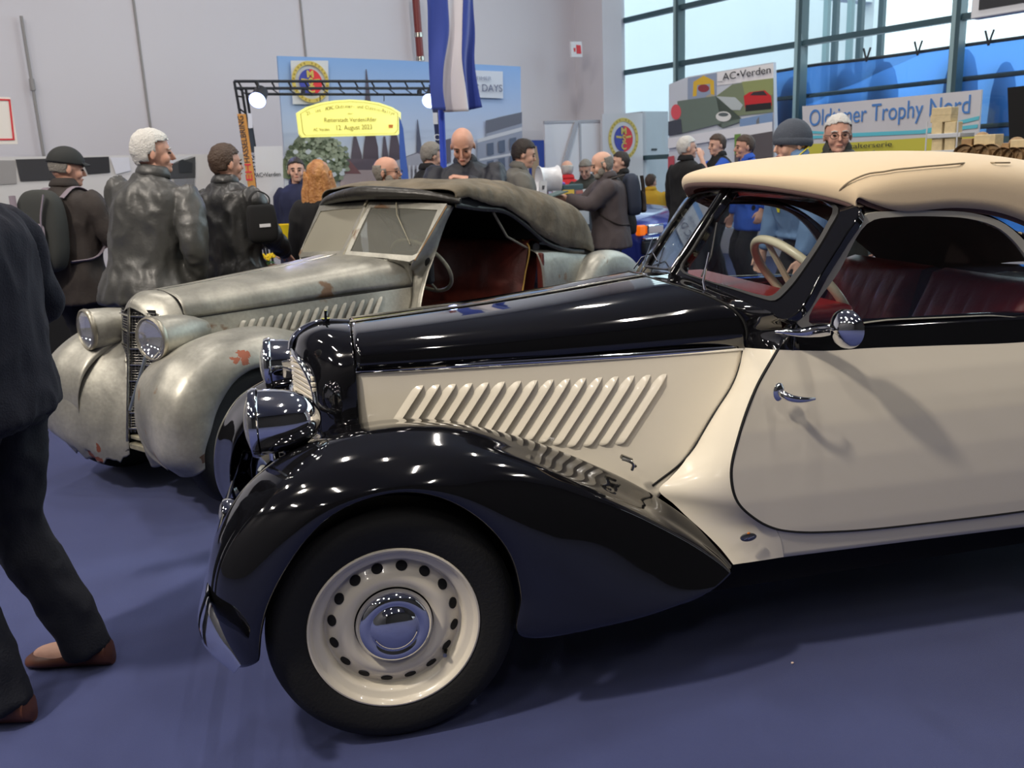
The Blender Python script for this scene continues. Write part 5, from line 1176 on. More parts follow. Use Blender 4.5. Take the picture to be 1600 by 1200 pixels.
# ---- window wall
glz = glass_mat('window_glass', (.93, .98, .98), .5)
MZ = [1.55, 2.99, 3.83, 4.67, 5.5, 6.3, 7.1]; MN = [-3.0, -.8, 1.4, 3.62, 5.85, 8.08, 10.4, 12.0]
plank('wall_right_base', H(RT-.02, 12), H(RT-.02, -8), .18, 0, .4, wallm)
plank('wall_right_top', H(RT+.2, 12), H(RT+.2, -8), .3, 7.4, 8, wallm)
plank('wall_right_side', H(RT+.2, -3.0), H(RT+.2, -8), .3, .4, 7.4, wallm)
for i in range(len(MN)-1):
    n0, n1 = MN[i], MN[i+1]
    b = MB(); b.prism([H(RT, n0, .4), H(RT, n1, .4), H(RT, n1, 7.4), H(RT, n0, 7.4)], HB*.01); w = b.build('window_%d' % (i+1), glz, smooth=False, kind='structure')
    fb_ = MB(); fb_.box(H(RT-.03, n0, 3.9), (.16, .11, 7.0), rotm('Z', HA)); fb_.build('frame_post', teal, w, smooth=False)
    MB().box(H(RT-.115, n0+.02, 3.9), (.012, .05, 7.0), rotm('Z', HA)).build('frame_face', tealL, w, smooth=False)
    for z in MZ: MB().box(H(RT-.02, (n0+n1)/2, z), (.10, n1-n0-.1, .075), rotm('Z', HA)).build('transom', teal, w, smooth=False)
# seen outside
outw = mat('outside_white_wall', sr(235, 240, 240), .9)
ow = MB(); ow.box(H(19, 16.5, 3.3), (.3, 9, 6.6), rotm('Z', HA)); ow.box(H(17.5, 12.2, 5.2), (3.2, .3, 1.0), rotm('Z', HA)); ow.build('exterior_building', outw, smooth=False, kind='structure')
for px in (1292, 1306, 1329, 1345, 1378, 968):
    p = HBP(px, 30, 15.5); MB().box((p[0], p[1], 3.5), (.10, .10, 7), rotm('Z', HA)).build('exterior_frame', tealL if px in (1292, 1329) else teal, smooth=False, kind='structure')
# blue tarp outside the panes, with round-topped stand-in shapes added behind it for the dark silhouettes
def tarp_mat():
    m = bpy.data.materials.new('blue_tarp'); m.use_nodes = True; nt = m.node_tree; nt.nodes.remove(nt.nodes['Principled BSDF'])
    d = nt.nodes.new('ShaderNodeBsdfDiffuse'); d.inputs[0].default_value = (*sr(48, 82, 140), 1)
    t = nt.nodes.new('ShaderNodeBsdfTranslucent'); t.inputs[0].default_value = (*sr(76, 130, 205), 1); tr = nt.nodes.new('ShaderNodeBsdfTransparent'); tr.inputs[0].default_value = (.20, .42, .8, 1)
    a = nt.nodes.new('ShaderNodeMixShader'); a.inputs[0].default_value = .72; b = nt.nodes.new('ShaderNodeMixShader'); b.inputs[0].default_value = .22
    nt.links.new(d.outputs[0], a.inputs[1]); nt.links.new(t.outputs[0], a.inputs[2]); nt.links.new(a.outputs[0], b.inputs[1]); nt.links.new(tr.outputs[0], b.inputs[2])
    nt.links.new(b.outputs[0], nt.nodes['Material Output'].inputs['Surface']); return m
tarpm = tarp_mat()
TB = RT+.25
o = thing('blue_tarp', 'long blue tarpaulin hung along the window wall, clipped to its upper edge', 'tarp', HBP(1400, 200, TB))
base = A(*o.location); top_ = [(1150, 118), (1210, 112), (1270, 102), (1340, 94), (1430, 82), (1505, 71), (1600, 58), (1700, 44)]
b = MB(); G = []
for i, (px, py) in enumerate([(q[0], q[1]) for q in herm([(a_, b_) for a_, b_ in top_], 60)]):
    tp = HBP(px, py, TB); G.append([tp-base+A(0, 0, -u*(tp[2]-.45))+HB*(.03*math.sin(i*.9+u*3)*u) for u in np.linspace(0, 1, 16)])
b.grid(G); b.build('sheet', tarpm, o, solid=0)
b = MB(); b.tube([HBP(px, py, TB-.01)-base for px, py in herm(top_, 40)], .022, 6); b.build('edge_rope', ink, o)
for z in (2.30, 1.72):
    MB().tube([HBP(1150, 160, TB-.02)*A(1, 1, 0)+A(0, 0, z)-base, HBP(1700, 160, TB-.02)*A(1, 1, 0)+A(0, 0, z)-base], .03, 6).build('strap', mat('tarp_strap', sr(30, 50, 62), .7) if 'tarp_strap' not in MATS else MATS['tarp_strap'], o)
for ci, (px, py) in enumerate(((1354, 90), (1434, 80), (1545, 64))):
    p = HBP(px, py, RT-.05); c = thing('spring_clip', 'dark spring clip gripping the top edge of the blue tarp, '+('leftmost of three', 'middle one of three', 'rightmost of three')[ci], 'clip', p, group='clips on the tarp edge')
    for s_ in (1, -1): MB().tube([A(0, 0, -.05), HN*s_*.012, HN*s_*.05+A(0, 0, .12)], .014, 6).build('jaw', ink, c)
cov = mat('dark_cover', sr(22, 24, 34), .9)
for ci, (px, py, w_, h_) in enumerate(((1244, 118, 62, 80), (1322, 107, 46, 70), (1382, 96, 54, 84), (1505, 76, 60, 110), (1572, 96, 46, 70))):
    p = HBP(px, py, TB+.17); q = HBP(px+w_/2, py, TB+.17); R_ = np.linalg.norm(q-p); c = thing('silhouette_shape', 'dark round-topped shape behind the blue tarp, '+('left of the second window post', 'right of the creased tarp corner', 'widest and tallest of the middle pair', 'directly behind the right window post', 'rightmost of them all')[ci], 'silhouette shape', p*A(1, 1, 0), HA, 'dark shapes behind the tarp')
    b = MB(); zt = p[2]; b.lathe([(R_*.98, .0), (R_*.98, zt*.55), (R_*.95, zt-.7), (R_*.86, zt-.35), (R_*.62, zt-.12), (R_*.3, zt-.02), (.001, zt)], (0, 0, 0), (0, 0, 1), 28, sc=(.45, 1)); b.build('cover', cov, c)  # stand-in dome, added to block daylight and darken the tarp
# dark exterior fence of objects below the panes is left to daylight
# ---- photo wall "_AC Verden"
o = sheet('photo_wall', [(1045, 132), (1075, 120), (1208, 97), (1212, 262), (1045, 290)], 'b', 9.6, mat('photo_wall_base', sr(205, 212, 222), .6), th=.06, label='tall club display wall with a collage of rally photographs and a club title', cat='display wall')
PC = lambda r, g_, b_: (MATS.get('pr_%d_%d_%d' % (r, g_, b_)) or mat('pr_%d_%d_%d' % (r, g_, b_), sr(r, g_, b_), .6))
def pr(par, plane, val, items, off=.006):
    for i, (nm, pts, c) in enumerate(items): sheet(nm, pts, plane, val, PC(*c), par, th=.0008, off=off+i*(.0012 if len(items) < 40 else .00025))
ell = lambda cx, cy, rx, ry, n=16: [(cx+rx*math.cos(a), cy+ry*math.sin(a)) for a in np.linspace(0, 2*math.pi, n, endpoint=False)]
pr(o, 'b', 9.6, [
 ('title_band', [(1121, 113), (1209, 99), (1209, 122), (1121, 134)], (238, 238, 240)),
 ('photo_rally_start', [(1075, 122), (1120, 114), (1120, 150), (1075, 156)], (150, 165, 190)),
 ('printed_arch', [(1084, 128), (1100, 118), (1116, 126), (1117, 148), (1111, 149), (1110, 131), (1090, 133), (1089, 150), (1083, 151)], (225, 185, 60)),
 ('printed_banner', ell(1100, 138, 9, 6), (150, 60, 70)),
 ('photo_hill', [(1145, 132), (1209, 122), (1209, 175), (1120, 185), (1120, 150)], (128, 140, 112)),
 ('printed_trees', [(1160, 128), (1209, 122), (1209, 148), (1165, 150)], (150, 160, 105)),
 ('printed_red_car', [(1163, 150), (1172, 144), (1196, 141), (1206, 150), (1207, 165), (1165, 168)], (205, 45, 50)),
 ('printed_windscreen', [(1173, 149), (1178, 144), (1194, 142), (1200, 149)], (60, 50, 55)),
 ('printed_wheels', [(1166, 164), (1206, 160), (1206, 170), (1166, 174)], (40, 38, 40)),
 ('printed_silver_car', [(1106, 158), (1112, 150), (1150, 152), (1162, 164), (1158, 172), (1112, 172)], (190, 200, 200)),
 ('printed_tyre', ell(1112, 158, 10, 11), (175, 170, 150)),
 ('printed_tyre_hole', ell(1113, 158, 6, 7), (100, 100, 90)),
 ('photo_field', [(1060, 158), (1120, 150), (1130, 200), (1160, 190), (1160, 185), (1060, 210)], (110, 125, 115)),
 ('printed_white_car', ell(1132, 182, 12, 8), (230, 232, 228)),
 ('printed_car_glass', ell(1132, 179, 8, 3), (95, 105, 105)),
 ('printed_red_dress', ell(1058, 175, 8, 12), (225, 90, 100)),
 ('photo_dark_cars', [(1046, 190), (1066, 186), (1068, 208), (1046, 212)], (70, 74, 86)),
 ('photo_blue_sky', [(1158, 186), (1209, 176), (1209, 200), (1158, 200)], (130, 160, 200)),
 ('printed_tower', [(1184, 188), (1188, 182), (1190, 215), (1182, 215)], (120, 125, 130)),
 ('white_stripe', [(1046, 216), (1209, 190), (1209, 205), (1046, 232)], (232, 234, 238)),
 ('photo_street', [(1150, 215), (1209, 205), (1210, 255), (1150, 262)], (95, 90, 92)),
 ('photo_green', [(1150, 210), (1160, 209), (1160, 240), (1150, 242)], (110, 150, 70)),
 ('printed_flowers', [(1046, 245), (1056, 243), (1056, 275), (1046, 278)], (190, 80, 90))])
txt('lettering', '_AC•Verden', (1124, 122), (1207, 109), 12, 'b', 9.6, ink, o, off=.03)
# banner "Oldtimer Trophy Nord"
o = sheet('trophy_banner', [(1253.5, 166), (1534, 140), (1527, 235), (1256, 252)], 'b', 7.0, mat('banner_grey_white', sr(196, 197, 205), .6), th=.02, label='long white banner with big blue lettering and a yellow-green lower band', cat='banner')
pr(o, 'b', 7.0, [('yellow_band', [(1264, 225), (1340, 222), (1445, 215), (1527, 212), (1526, 245), (1262, 262)], (190, 185, 70)), ('teal_stripe', [(1262, 204), (1330, 208), (1440, 203), (1531, 181), (1530, 187), (1440, 208), (1330, 212), (1262, 208)], (90, 185, 205)), ('teal_stripe', [(1262, 212), (1330, 211), (1440, 205), (1529, 194), (1528, 200), (1440, 209), (1330, 214), (1262, 217)], (90, 185, 205))])
txt('lettering', 'Oldtimer Trophy Nord', (1266, 186), (1517, 164), 29, 'b', 7.0, mat('trophy_blue', sr(70, 125, 195), .6), o, off=.010)
txt('small_lettering', 'Veranstalterserie', (1290, 231), (1397, 225), 8, 'b', 7.0, ink, o, off=.03)
txt('small_lettering', 'im Norden', (1310, 242), (1370, 239), 7, 'b', 7.0, ink, o, off=.03)
# black curtain
sheet('stage_curtain', [(1574, 137), (1720, 120), (1720, 260), (1577, 225)], 'b', 6.9, mat('black_curtain', (.004, .004, .005), .9), th=.06, label='black curtain panel at the right edge beside the long banner', cat='curtain')
# hanging speaker top right
p = HBP(1600, -5, 7.5); o = thing('hanging_monitor', 'dark box in a white frame hanging at the top right corner', 'monitor', p, HA)
MB().box((0, 0, .06), (.12, .75, .34)).build('housing', mat('white_housing', sr(215, 218, 225), .5), o, bevel=.01); MB().box((-.062, 0, .08), (.01, .62, .26)).build('screen', ink, o, smooth=False); MB().tube([A(0, 0, .2), A(0, 0, 7.9-p[2])], .02, 8).build('mount', blkmetal, o)

# ---- crest maker
def crest(parent, cx, cy, r_px, plane, val, off=.008):
    f, d = (HNP, HN) if plane == 'n' else (HBP, HB); R = RN if plane == 'n' else RB
    c = f(cx, cy, val)-A(*parent.location); up_ = A(0, 0, 1); xr = R[:, 0]; e_ = f(cx, cy-r_px, val)[2]-f(cx, cy, val)[2]
    P = lambda rr_, a, o_: c+xr*rr_*e_*math.cos(a)+up_*rr_*e_*math.sin(a)-d*o_
    an = np.linspace(0, 2*math.pi, 48, endpoint=False)
    MB().ring([P(1, a, off) for a in an], [P(.82, a, off) for a in an], d*.004).build('crest_ring', gold, parent, smooth=False)
    MB().prism([P(.62, a, off) for a in np.linspace(math.pi/2, 1.5*math.pi, 24)], d*.004).build('crest_blue_half', bluep, parent, smooth=False)
    MB().prism([P(.62, a, off) for a in np.linspace(-math.pi/2, math.pi/2, 24)], d*.004).build('crest_red_half', redp, parent, smooth=False)
    for ch, dy in (('M', .36), ('S', 0.0), ('C', -.36)): text('crest_letter', ch, e_*.46, gold, parent, c+up_*dy*e_-d*(off+.006), R, extrude=.001, sx=1.1, bold=.004)
    for s_ in (1, -1): MB().prism([c+xr*s_*e_*.14+up_*e_*.12-d*(off+.005), c+xr*s_*e_*.5+up_*e_*.16-d*(off+.005), c+xr*s_*e_*.5+up_*e_*.06-d*(off+.005), c+xr*s_*e_*.14+up_*e_*.02-d*(off+.005)], d*.003).build('crest_wing', gold, parent, smooth=False)
    for k in range(28):
        a = 2*math.pi*k/28+.05; q = P(.91, a, off+.003); tg = -xr*math.sin(a)+up_*math.cos(a); rd = xr*math.cos(a)+up_*math.sin(a)
        if k % 7: MB().prism([q+tg*e_*.03+rd*e_*.045, q-tg*e_*.03+rd*e_*.045, q-tg*e_*.03-rd*e_*.045, q+tg*e_*.03-rd*e_*.045], d*.002).build('ring_lettering', PC(150, 130, 60), parent, smooth=False)
o = sheet('crest_board', [(941, 178), (1004, 176), (1005, 262), (1005, 330), (943, 330)], 'n', 11.1, offw, th=.05, label='grey display panel bearing a round gold, blue and red club crest, right of the whiteboard', cat='display panel')
crest(o, 974, 217, 33, 'n', 11.1)
o = sheet('tall_cabinet', [(1004, 174), (1044, 174), (1046, 345), (1006, 345)], 'n', 11.2, greyp, th=.4, label='plain tall grey cabinet between the crest panel and the photo wall', cat='cabinet'); sheet('handle', [(1018, 232), (1026, 232), (1026, 235), (1018, 235)], 'n', 11.2, ink, o, th=.01, off=.012)
o = sheet('whiteboard', [(851, 192), (938, 190), (940, 300), (853, 300)], 'n', 11.2, white_m, th=.04, label='white partition board with a grey diagonal strut left of the crest panel', cat='board')
sheet('strut', [(896, 190), (902, 190), (882, 262), (875, 262)], 'n', 11.2, greyp, o, th=.03, off=.04); sheet('frame', [(850, 189), (940, 187), (940, 191), (850, 193)], 'n', 11.2, greyp, o, th=.03, off=.01); sheet('frame', [(904, 190), (907, 190), (909, 290), (906, 290)], 'n', 11.2, greyp, o, th=.02, off=.012)
o = sheet('blue_banner', [(828, 219), (850, 219), (852, 320), (829, 320)], 'n', 11.15, mat('deep_blue_banner', sr(38, 66, 150), .7), th=.03, label='narrow deep blue banner left of the whiteboard', cat='banner'); sheet('printed_bottle', [(833, 228), (838, 228), (842, 250), (842, 300), (831, 300), (831, 250)], 'n', 11.15, PC(175, 150, 120), o, th=.003, off=.005)

# ---- city banner
def sky_mat():
    m = bpy.data.materials.new('printed_city_sky'); m.use_nodes = True; nt = m.node_tree; b = nt.nodes['Principled BSDF']; b.inputs['Roughness'].default_value = .7
    tc = nt.nodes.new('ShaderNodeTexCoord'); sx = nt.nodes.new('ShaderNodeSeparateXYZ'); nt.links.new(tc.outputs['Generated'], sx.inputs[0])
    r = nt.nodes.new('ShaderNodeValToRGB'); e = r.color_ramp.elements; e[0].position = .38; e[0].color = (*sr(204, 208, 218), 1); e[1].position = 1; e[1].color = (*sr(128, 168, 222), 1)
    nt.links.new(sx.outputs[2], r.inputs[0]); nt.links.new(r.outputs[0], b.inputs['Base Color']); return m
q4 = lambda x, y: (400+x/3.43, 50+y/3.43)
CN = 10.0
o = sheet('city_banner', [q4(115, 128), q4(700, 148), q4(1418, 185), q4(1425, 840), q4(1430, 1100), q4(160, 1100), q4(150, 600)], 'n', CN, sky_mat(), th=.03, label='huge printed backdrop showing a cathedral, a tree and town buildings under a blue sky', cat='backdrop')
def tree_pts(cx, cy, r, seed):
    random.seed(seed); return [q4(cx+r*(.75+.35*random.random())*math.cos(a)*1.15, cy+r*(.75+.35*random.random())*math.sin(a)) for a in np.linspace(0, 2*math.pi, 22, endpoint=False)]
items = [
 ('printed_tree_crown', tree_pts(315, 640, 110, 3), (112, 122, 104)), ('printed_tree_crown', tree_pts(410, 720, 90, 5), (96, 112, 84)), ('printed_tree_crown', tree_pts(220, 730, 90, 8), (120, 132, 104)), ('printed_foliage', tree_pts(300, 780, 110, 12), (110, 124, 80)),
]
random.seed(21)
leafc = ((118, 128, 108), (98, 110, 90), (138, 148, 128), (86, 98, 78), (150, 160, 140), (196, 203, 212))
for ci_, g0 in enumerate(leafc):
    b = MB()
    for k in range(75 if ci_ < 5 else 14):
        a_ = random.random()*6.28; r0 = random.random()**.6*1.15; P_ = [HNP(x, y, CN)-HN*(.022+.001*ci_)-A(*o.location) for x, y in tree_pts(325+150*r0*math.cos(a_), 690+125*r0*math.sin(a_), 5+11*random.random(), k*7+ci_)]
        b.prism(P_, HN*.0005)
        random.seed(1000*ci_+k)
    b.build('printed_foliage', PC(*g0), o, smooth=False, kind='stuff')
items += [
 ('printed_spire', [q4(586, 200), q4(590, 200), q4(608, 330), q4(612, 375), q4(582, 375), q4(586, 330)], (84, 80, 96)),
 ('printed_tower', [q4(590, 520), q4(630, 520), q4(652, 620), q4(655, 690), q4(570, 690), q4(575, 620)], (78, 66, 78)),
 ('printed_tower', [q4(520, 560), q4(535, 560), q4(565, 660), q4(565, 700), q4(505, 700), q4(508, 660)], (84, 74, 86)),
 ('printed_tower', [q4(680, 560), q4(690, 560), q4(706, 660), q4(706, 700), q4(670, 700)], (84, 74, 86)),
 ('printed_tower', [q4(722, 540), q4(750, 540), q4(772, 640), q4(776, 700), q4(708, 700), q4(712, 640)], (80, 68, 80)),
 ('printed_spire', [q4(860, 470), q4(864, 470), q4(882, 600), q4(886, 660), q4(856, 660)], (78, 82, 104)),
 ('printed_roof', [q4(480, 680), q4(780, 680), q4(800, 760), q4(460, 760)], (92, 80, 92)),
 ('printed_wall', [q4(455, 740), q4(700, 740), q4(700, 900), q4(440, 900)], (168, 150, 152)),
 ('printed_gable', [q4(440, 760), q4(500, 690), q4(560, 760)], (120, 80, 84)),
 ('printed_hall_roof', [q4(740, 690), q4(860, 645), q4(930, 600), q4(1040, 570), q4(1040, 700), q4(740, 700)], (90, 86, 104)),
 ('printed_temple', [q4(745, 690), q4(860, 650), q4(985, 690), q4(985, 900), q4(745, 900)], (165, 165, 178)),
 ('printed_opening', [q4(830, 735), q4(900, 735), q4(900, 900), q4(830, 900)], (108, 108, 120)),
 ('printed_block', [q4(1225, 480), q4(1300, 455), q4(1420, 430), q4(1425, 1000), q4(1180, 1000), q4(1180, 590), q4(1228, 580)], (140, 148, 168)),
 ('printed_dark_roof', [q4(1225, 475), q4(1418, 430), q4(1418, 490), q4(1228, 545)], (96, 100, 116)),
 ('printed_ledge', [q4(1180, 575), q4(1420, 510), q4(1420, 530), q4(1180, 595)], (190, 194, 204)),
 ('printed_ledge', [q4(1190, 680), q4(1420, 640), q4(1420, 652), q4(1190, 692)], (190, 194, 204))]
pr(o, 'n', CN, items)
pr(o, 'n', CN, [('printed_window', [q4(1230+60*i, 600-14*i+95*j), q4(1265+60*i, 592-14*i+95*j), q4(1267+60*i, 655-14*i+95*j), q4(1232+60*i, 663-14*i+95*j)], (80, 92, 116)) for i in range(3) for j in range(3)], off=.035)
pr(o, 'n', CN, [('printed_column', [q4(765+22*i, 715), q4(775+22*i, 715), q4(775+22*i, 900), q4(765+22*i, 900)], (195, 195, 205)) for i in range(10)], off=.035)
pr(o, 'n', CN, [('crest_square', [q4(180, 155), q4(382, 155), q4(384, 388), q4(192, 388)], (206, 210, 216)), ('label_square', [q4(1120, 205), q4(1316, 213), q4(1318, 357), q4(1120, 350)], (200, 208, 222))], off=.028)
crest(o, *q4(284, 270), 32.5, 'n', CN, off=.05)
txt('lettering', 'OLDTIMER', q4(1100, 248), q4(1250, 252), 6, 'n', CN, PC(140, 150, 175), o, off=.05)
txt('lettering', 'CLASSIC DAYS', q4(1010, 298), q4(1308, 306), 12, 'n', CN, PC(90, 98, 130), o, off=.05)

# ---- truss gate with spot lamps, orange banner and rally sign
TN = 9.0
o = thing('truss_gate', 'black lattice truss gate standing in front of the city backdrop', 'truss', HNP(520, 200, TN)*A(1, 1, 0)); base = A(*o.location)
b = MB(); P = lambda x, y, n=TN: HNP(x, y, n)-base
for (a0, a1, nn) in (((366, 127), (680, 127), TN), ((366, 138), (680, 138), TN), ((385, 147), (680, 148), TN+.25)): b.tube([P(*a0, nn), P(*a1, nn)], .014, 6)
for i in range(12):
    x = 372+26*i; b.tube([P(x, 127), P(x+6, 138)], .010, 5); b.tube([P(x, 138), P(x+12, 147, TN+.25)], .007, 5)
b.build('top_beam', blkmetal, o)
for L_ in (((366, 127), (402, 330)), ((378, 140), (408, 330)), ((384, 138), (414, 330))):
    b = MB(); p0, p1 = P(*L_[0]), P(*L_[1]); q_ = p1+(p1-p0)*((p1[2])/(p0[2]-p1[2])); b.tube([p0, q_], .014, 6); b.build('upright', blkmetal, o)
b = MB(); [b.tube([P(368+i*3.4, 150+i*18), P(382+i*3.2, 152+i*18+(8 if i % 2 else 0))], .009, 5) for i in range(9)]; b.build('lattice', blkmetal, o)
b = MB(); b.tube([P(680, 127), P(684, 165), P(690, 165)], .014, 6); p0, p1 = P(678, 127), P(693, 290); b.tube([p0, p1+(p1-p0)*(p1[2]/(p0[2]-p1[2]))], .014, 6); b.build('upright', blkmetal, o)
for x in (475, 657): sheet('clamp', [(x-2, 140), (x+2, 140), (x+2, 147), (x-2, 147)], 'n', TN-.02, blkmetal, o, th=.05)
ob = sheet('orange_banner', [(371, 178), (384, 178), (403, 312), (391, 312)], 'n', TN-.06, mat('orange_banner', sr(214, 150, 72), .7), th=.01, label='narrow orange banner with dark upright lettering hung on the left truss leg', cat='banner')
def vtxt(body, a, b_, h, m, par, n=TN-.06):
    p, q = HNP(*a, n)-HN*.006, HNP(*b_, n)-HN*.006; W = np.linalg.norm(q-p); X = (q-p)/W; Y = np.cross(-HN, X); R = np.array([X, Y, -HN]).T
    oo = text('lettering', body, h, m, par, (p+q)/2-A(*par.location), R, extrude=.0008); wd = max(v.co.x for v in oo.data.vertices)-min(v.co.x for v in oo.data.vertices)
    M = Matrix([list(r_) for r_ in R]).to_4x4() @ Matrix.Diagonal((W/max(wd, 1e-3), 1, 1, 1)); M.translation = Vector((p+q)/2-A(*par.location)); oo.matrix_local = M
vtxt('HASSELBRING', (386.5, 254), (375.5, 181), .085, ink, ob); vtxt('EH', (390, 282), (387, 256), .10, redp, ob)
db = sheet('dark_banner', [(386, 202), (394, 200), (412, 330), (402, 330)], 'n', TN-.05, mat('dark_banner', sr(48, 56, 66), .7), th=.01, label='narrow dark banner with small white lettering beside the orange banner', cat='banner'); vtxt('CLASSIC GARAGE', (406, 305), (395, 238), .05, white_m, db, TN-.056)
sheet('white_tag', [(387, 177), (393, 177), (395, 200), (388, 200)], 'n', TN-.055, white_m, db, th=.006, off=.002)
for i, (x, y, fc) in enumerate(((402, 157, (-.2, -.9, -.5)), (671, 158, (-.3, -.9, -.45)))):
    p = HNP(x, y, TN-.15); s_ = thing('spot_lamp', 'bright blue-white spot lamp under the %s of the truss gate' % ('left end', 'right end')[i], 'lamp', p)
    d = A(*fc); d /= np.linalg.norm(d)
    MB().lathe([(.05, -.22), (.07, -.20), (.075, -.05), (.085, .0)], (0, 0, 0), d, 24, cap0=True).build('housing', blkmetal, s_)
    MB().lathe([(.082, -.002), (.05, .006), (.0008, .008)], (0, 0, 0), d, 24, cap1=True).build('lens', mat('lit_lens', (.5, .6, 1), .5, emit=(.42, .52, 1), estr=5) if 'lit_lens' not in MATS else MATS['lit_lens'], s_)
    MB().tube([A(0, 0, .02)-d*.1, A(0, 0, .14)-d*.1], .012, 6).build('yoke', blkmetal, s_)
    ld = bpy.data.lights.new('spot_lamp_light', 'SPOT'); ld.energy = 22; ld.color = (.35, .42, 1); ld.spot_size = 2.4; ld.shadow_soft_size = .06; lo = bpy.data.objects.new('spot_lamp_light', ld); lo.parent = s_; lo.location = tuple(d*.03); lo.rotation_euler = Vector(d).to_track_quat('-Z', 'Y').to_euler(); COL.objects.link(lo)
q7 = lambda x, y: (360+x/5.333, 80+y/5.333)
outl = [q7(*c) for c in ((558, 515), (640, 465), (750, 430), (870, 410), (1000, 403), (1120, 410), (1240, 430), (1350, 468), (1420, 512), (1418, 670), (1395, 698), (600, 718), (580, 690))]
ym = mat('lit_yellow_sign', sr(240, 238, 130), .5, emit=sr(250, 245, 130), estr=.55)
o = sheet('rally_sign', outl, 'n', TN-.12, ym, th=.04, label='lit yellow rally plate with an arched top hanging from the truss gate', cat='sign')
yd = mat('sign_ink', sr(150, 130, 60), .7)
inn = [(q7(990, 560)[0]+(x-q7(990, 560)[0])*.945, q7(990, 560)[1]+(y-q7(990, 560)[1])*.90) for x, y in outl]; inn2 = [(q7(990, 560)[0]+(x-q7(990, 560)[0])*.935, q7(990, 560)[1]+(y-q7(990, 560)[1])*.885) for x, y in outl]
MB().ring([HNP(x, y, TN-.12)-HN*.004 for x, y in inn], [HNP(x, y, TN-.12)-HN*.004 for x, y in inn2], HN*.002).build('border_line', yd, o, smooth=False)
word = '21. int. ADAC Oldtimer- und Classic-Rallye'; nW = len(word)
for k, ch in enumerate(word):
    if ch == ' ': continue
    t = k/(nW-1); x = 640+720*t; y = 545-95*math.sin(math.pi*(.12+.76*t))*1.0+.0
    p = HNP(*q7(x, y+10), TN-.12)-HN*.006; sl = -math.cos(math.pi*(.12+.76*t))*.32
    text('lettering', ch, .05, yd, o, p, RN@rotm('Z', -sl), extrude=.0006)
txt('lettering', 'der', q7(975, 520), q7(1020, 520), 2.6, 'n', TN-.12, yd, o, off=.006); txt('lettering', 'Reiterstadt Verden/Aller', q7(780, 575), q7(1215, 570), 7, 'n', TN-.12, yd, o, off=.006); txt('lettering', '12. August 2023', q7(880, 640), q7(1175, 632), 8, 'n', TN-.12, yd, o, off=.006); txt('lettering', 'AC Verden', q7(690, 655), q7(825, 652), 5, 'n', TN-.12, yd, o, off=.006)
sheet('orange_mark', [q7(1315, 612), q7(1355, 612), q7(1350, 640), q7(1320, 640)], 'n', TN-.12, PC(225, 130, 40), o, th=.002, off=.006)
for x in (500, 600): sheet('hanger', [(x, 147), (x+.8, 147), (x+.8, 158), (x, 158)], 'n', TN-.1, blkmetal, o, th=.01)
# roll-up banner AC Verden
o = sheet('rollup_banner', [(398, 229), (441, 228), (446, 385), (408, 385)], 'n', 8.6, white_m, th=.02, label='white roll-up banner with a small club name, left of the person in the navy coat', cat='banner')
txt('lettering', 'AC•Verden', (399, 274), (438, 272), 7, 'n', 8.6, ink, o, off=.01); sheet('cassette', [(405, 383), (448, 383), (448, 388), (405, 388)], 'n', 8.55, blkmetal, o, th=.15)
b = MB().lathe([(.09, 0), (.11, .24), (.112, .25), (.10, .25), (.085, .01)], HNP(444, 392, 8.1), (0, 0, 1), 24, cap0=True); b.build('bucket', mat('yellow_plastic', sr(235, 205, 30), .5), label='small yellow bucket at the foot of the white roll-up banner', cat='bucket')

# ---- flag and poles
FN = None
fy_ = 6.6
o = thing('hanging_flag', 'tall blue and white striped flag hanging from above in front of the backdrop', 'flag', HNP(710, 100, fy_)); base = A(*o.location)
flb = mat('flag_blue', sr(46, 70, 160), .75, sheen=.3); flw = mat('flag_white', sr(222, 218, 224), .75, sheen=.3)
L = [((660, -60), (697, -60), (726, -60), (742, -60)), ((669, 0), (697, 0), (722, 0), (742, 0)), ((672, 50), (699, 50), (719, 50), (745, 50)), ((675, 100), (691, 110), (717, 95), (743, 95)), ((678, 140), (690, 145), (722, 140), (747, 140)), ((681, 171), (695, 174), (726, 175), (751, 168))]
rows = []
for r_ in L: rows.append([HNP(x, y, fy_)-base for x, y in r_])
def strip(c0, c1, m, nm, ph):
    b = MB(); G = []
    for i in range(40):
        a_ = herm([q[c0] for q in rows], 40)[i]; b_ = herm([q[c1] for q in rows], 40)[i]
        G.append([a_*(1-u)+b_*u+HN*(.05*math.sin((u+ph)*math.pi*1.5+i*.05)*(.4+i/40)) for u in np.linspace(0, 1, 12)])
    b.grid(G); return b.build(nm, m, o, solid=.004)
strip(0, 1, flb, 'blue_stripe', 0); strip(1, 2, flw, 'white_stripe', 1); strip(2, 3, flb, 'blue_stripe', 2)
pt, pb_ = HNP(680, -60, fy_+.16), HNP(696, 330, fy_+.16); d_ = (pb_-pt); pb2 = pt+d_*(pt[2]/(pt[2]-pb_[2]))
o = thing('flag_pole', 'bright blue pole rising beside the bald person in the navy anorak', 'pole', pb2); MB().tube([A(0, 0, 0), pt-pb2], .028, 12).build('pole', mat('blue_pole', sr(50, 80, 200), .4), o); MB().lathe([(.22, 0), (.22, .02), (.04, .05), (.03, .1)], (0, 0, 0), (0, 0, 1), 28, cap0=True).build('base', blkmetal, o)
o = sheet('beach_flag', [(676, 164), (686, 164), (698, 292), (688, 292)], 'n', 7.4, mat('dark_blue_flag', sr(30, 36, 78), .7), th=.01, label='narrow dark blue banner with white marks directly behind the blue pole', cat='banner'); sheet('white_patch', [(676, 176), (683, 176), (684, 194), (677, 194)], 'n', 7.4, white_m, o, th=.003, off=.004)
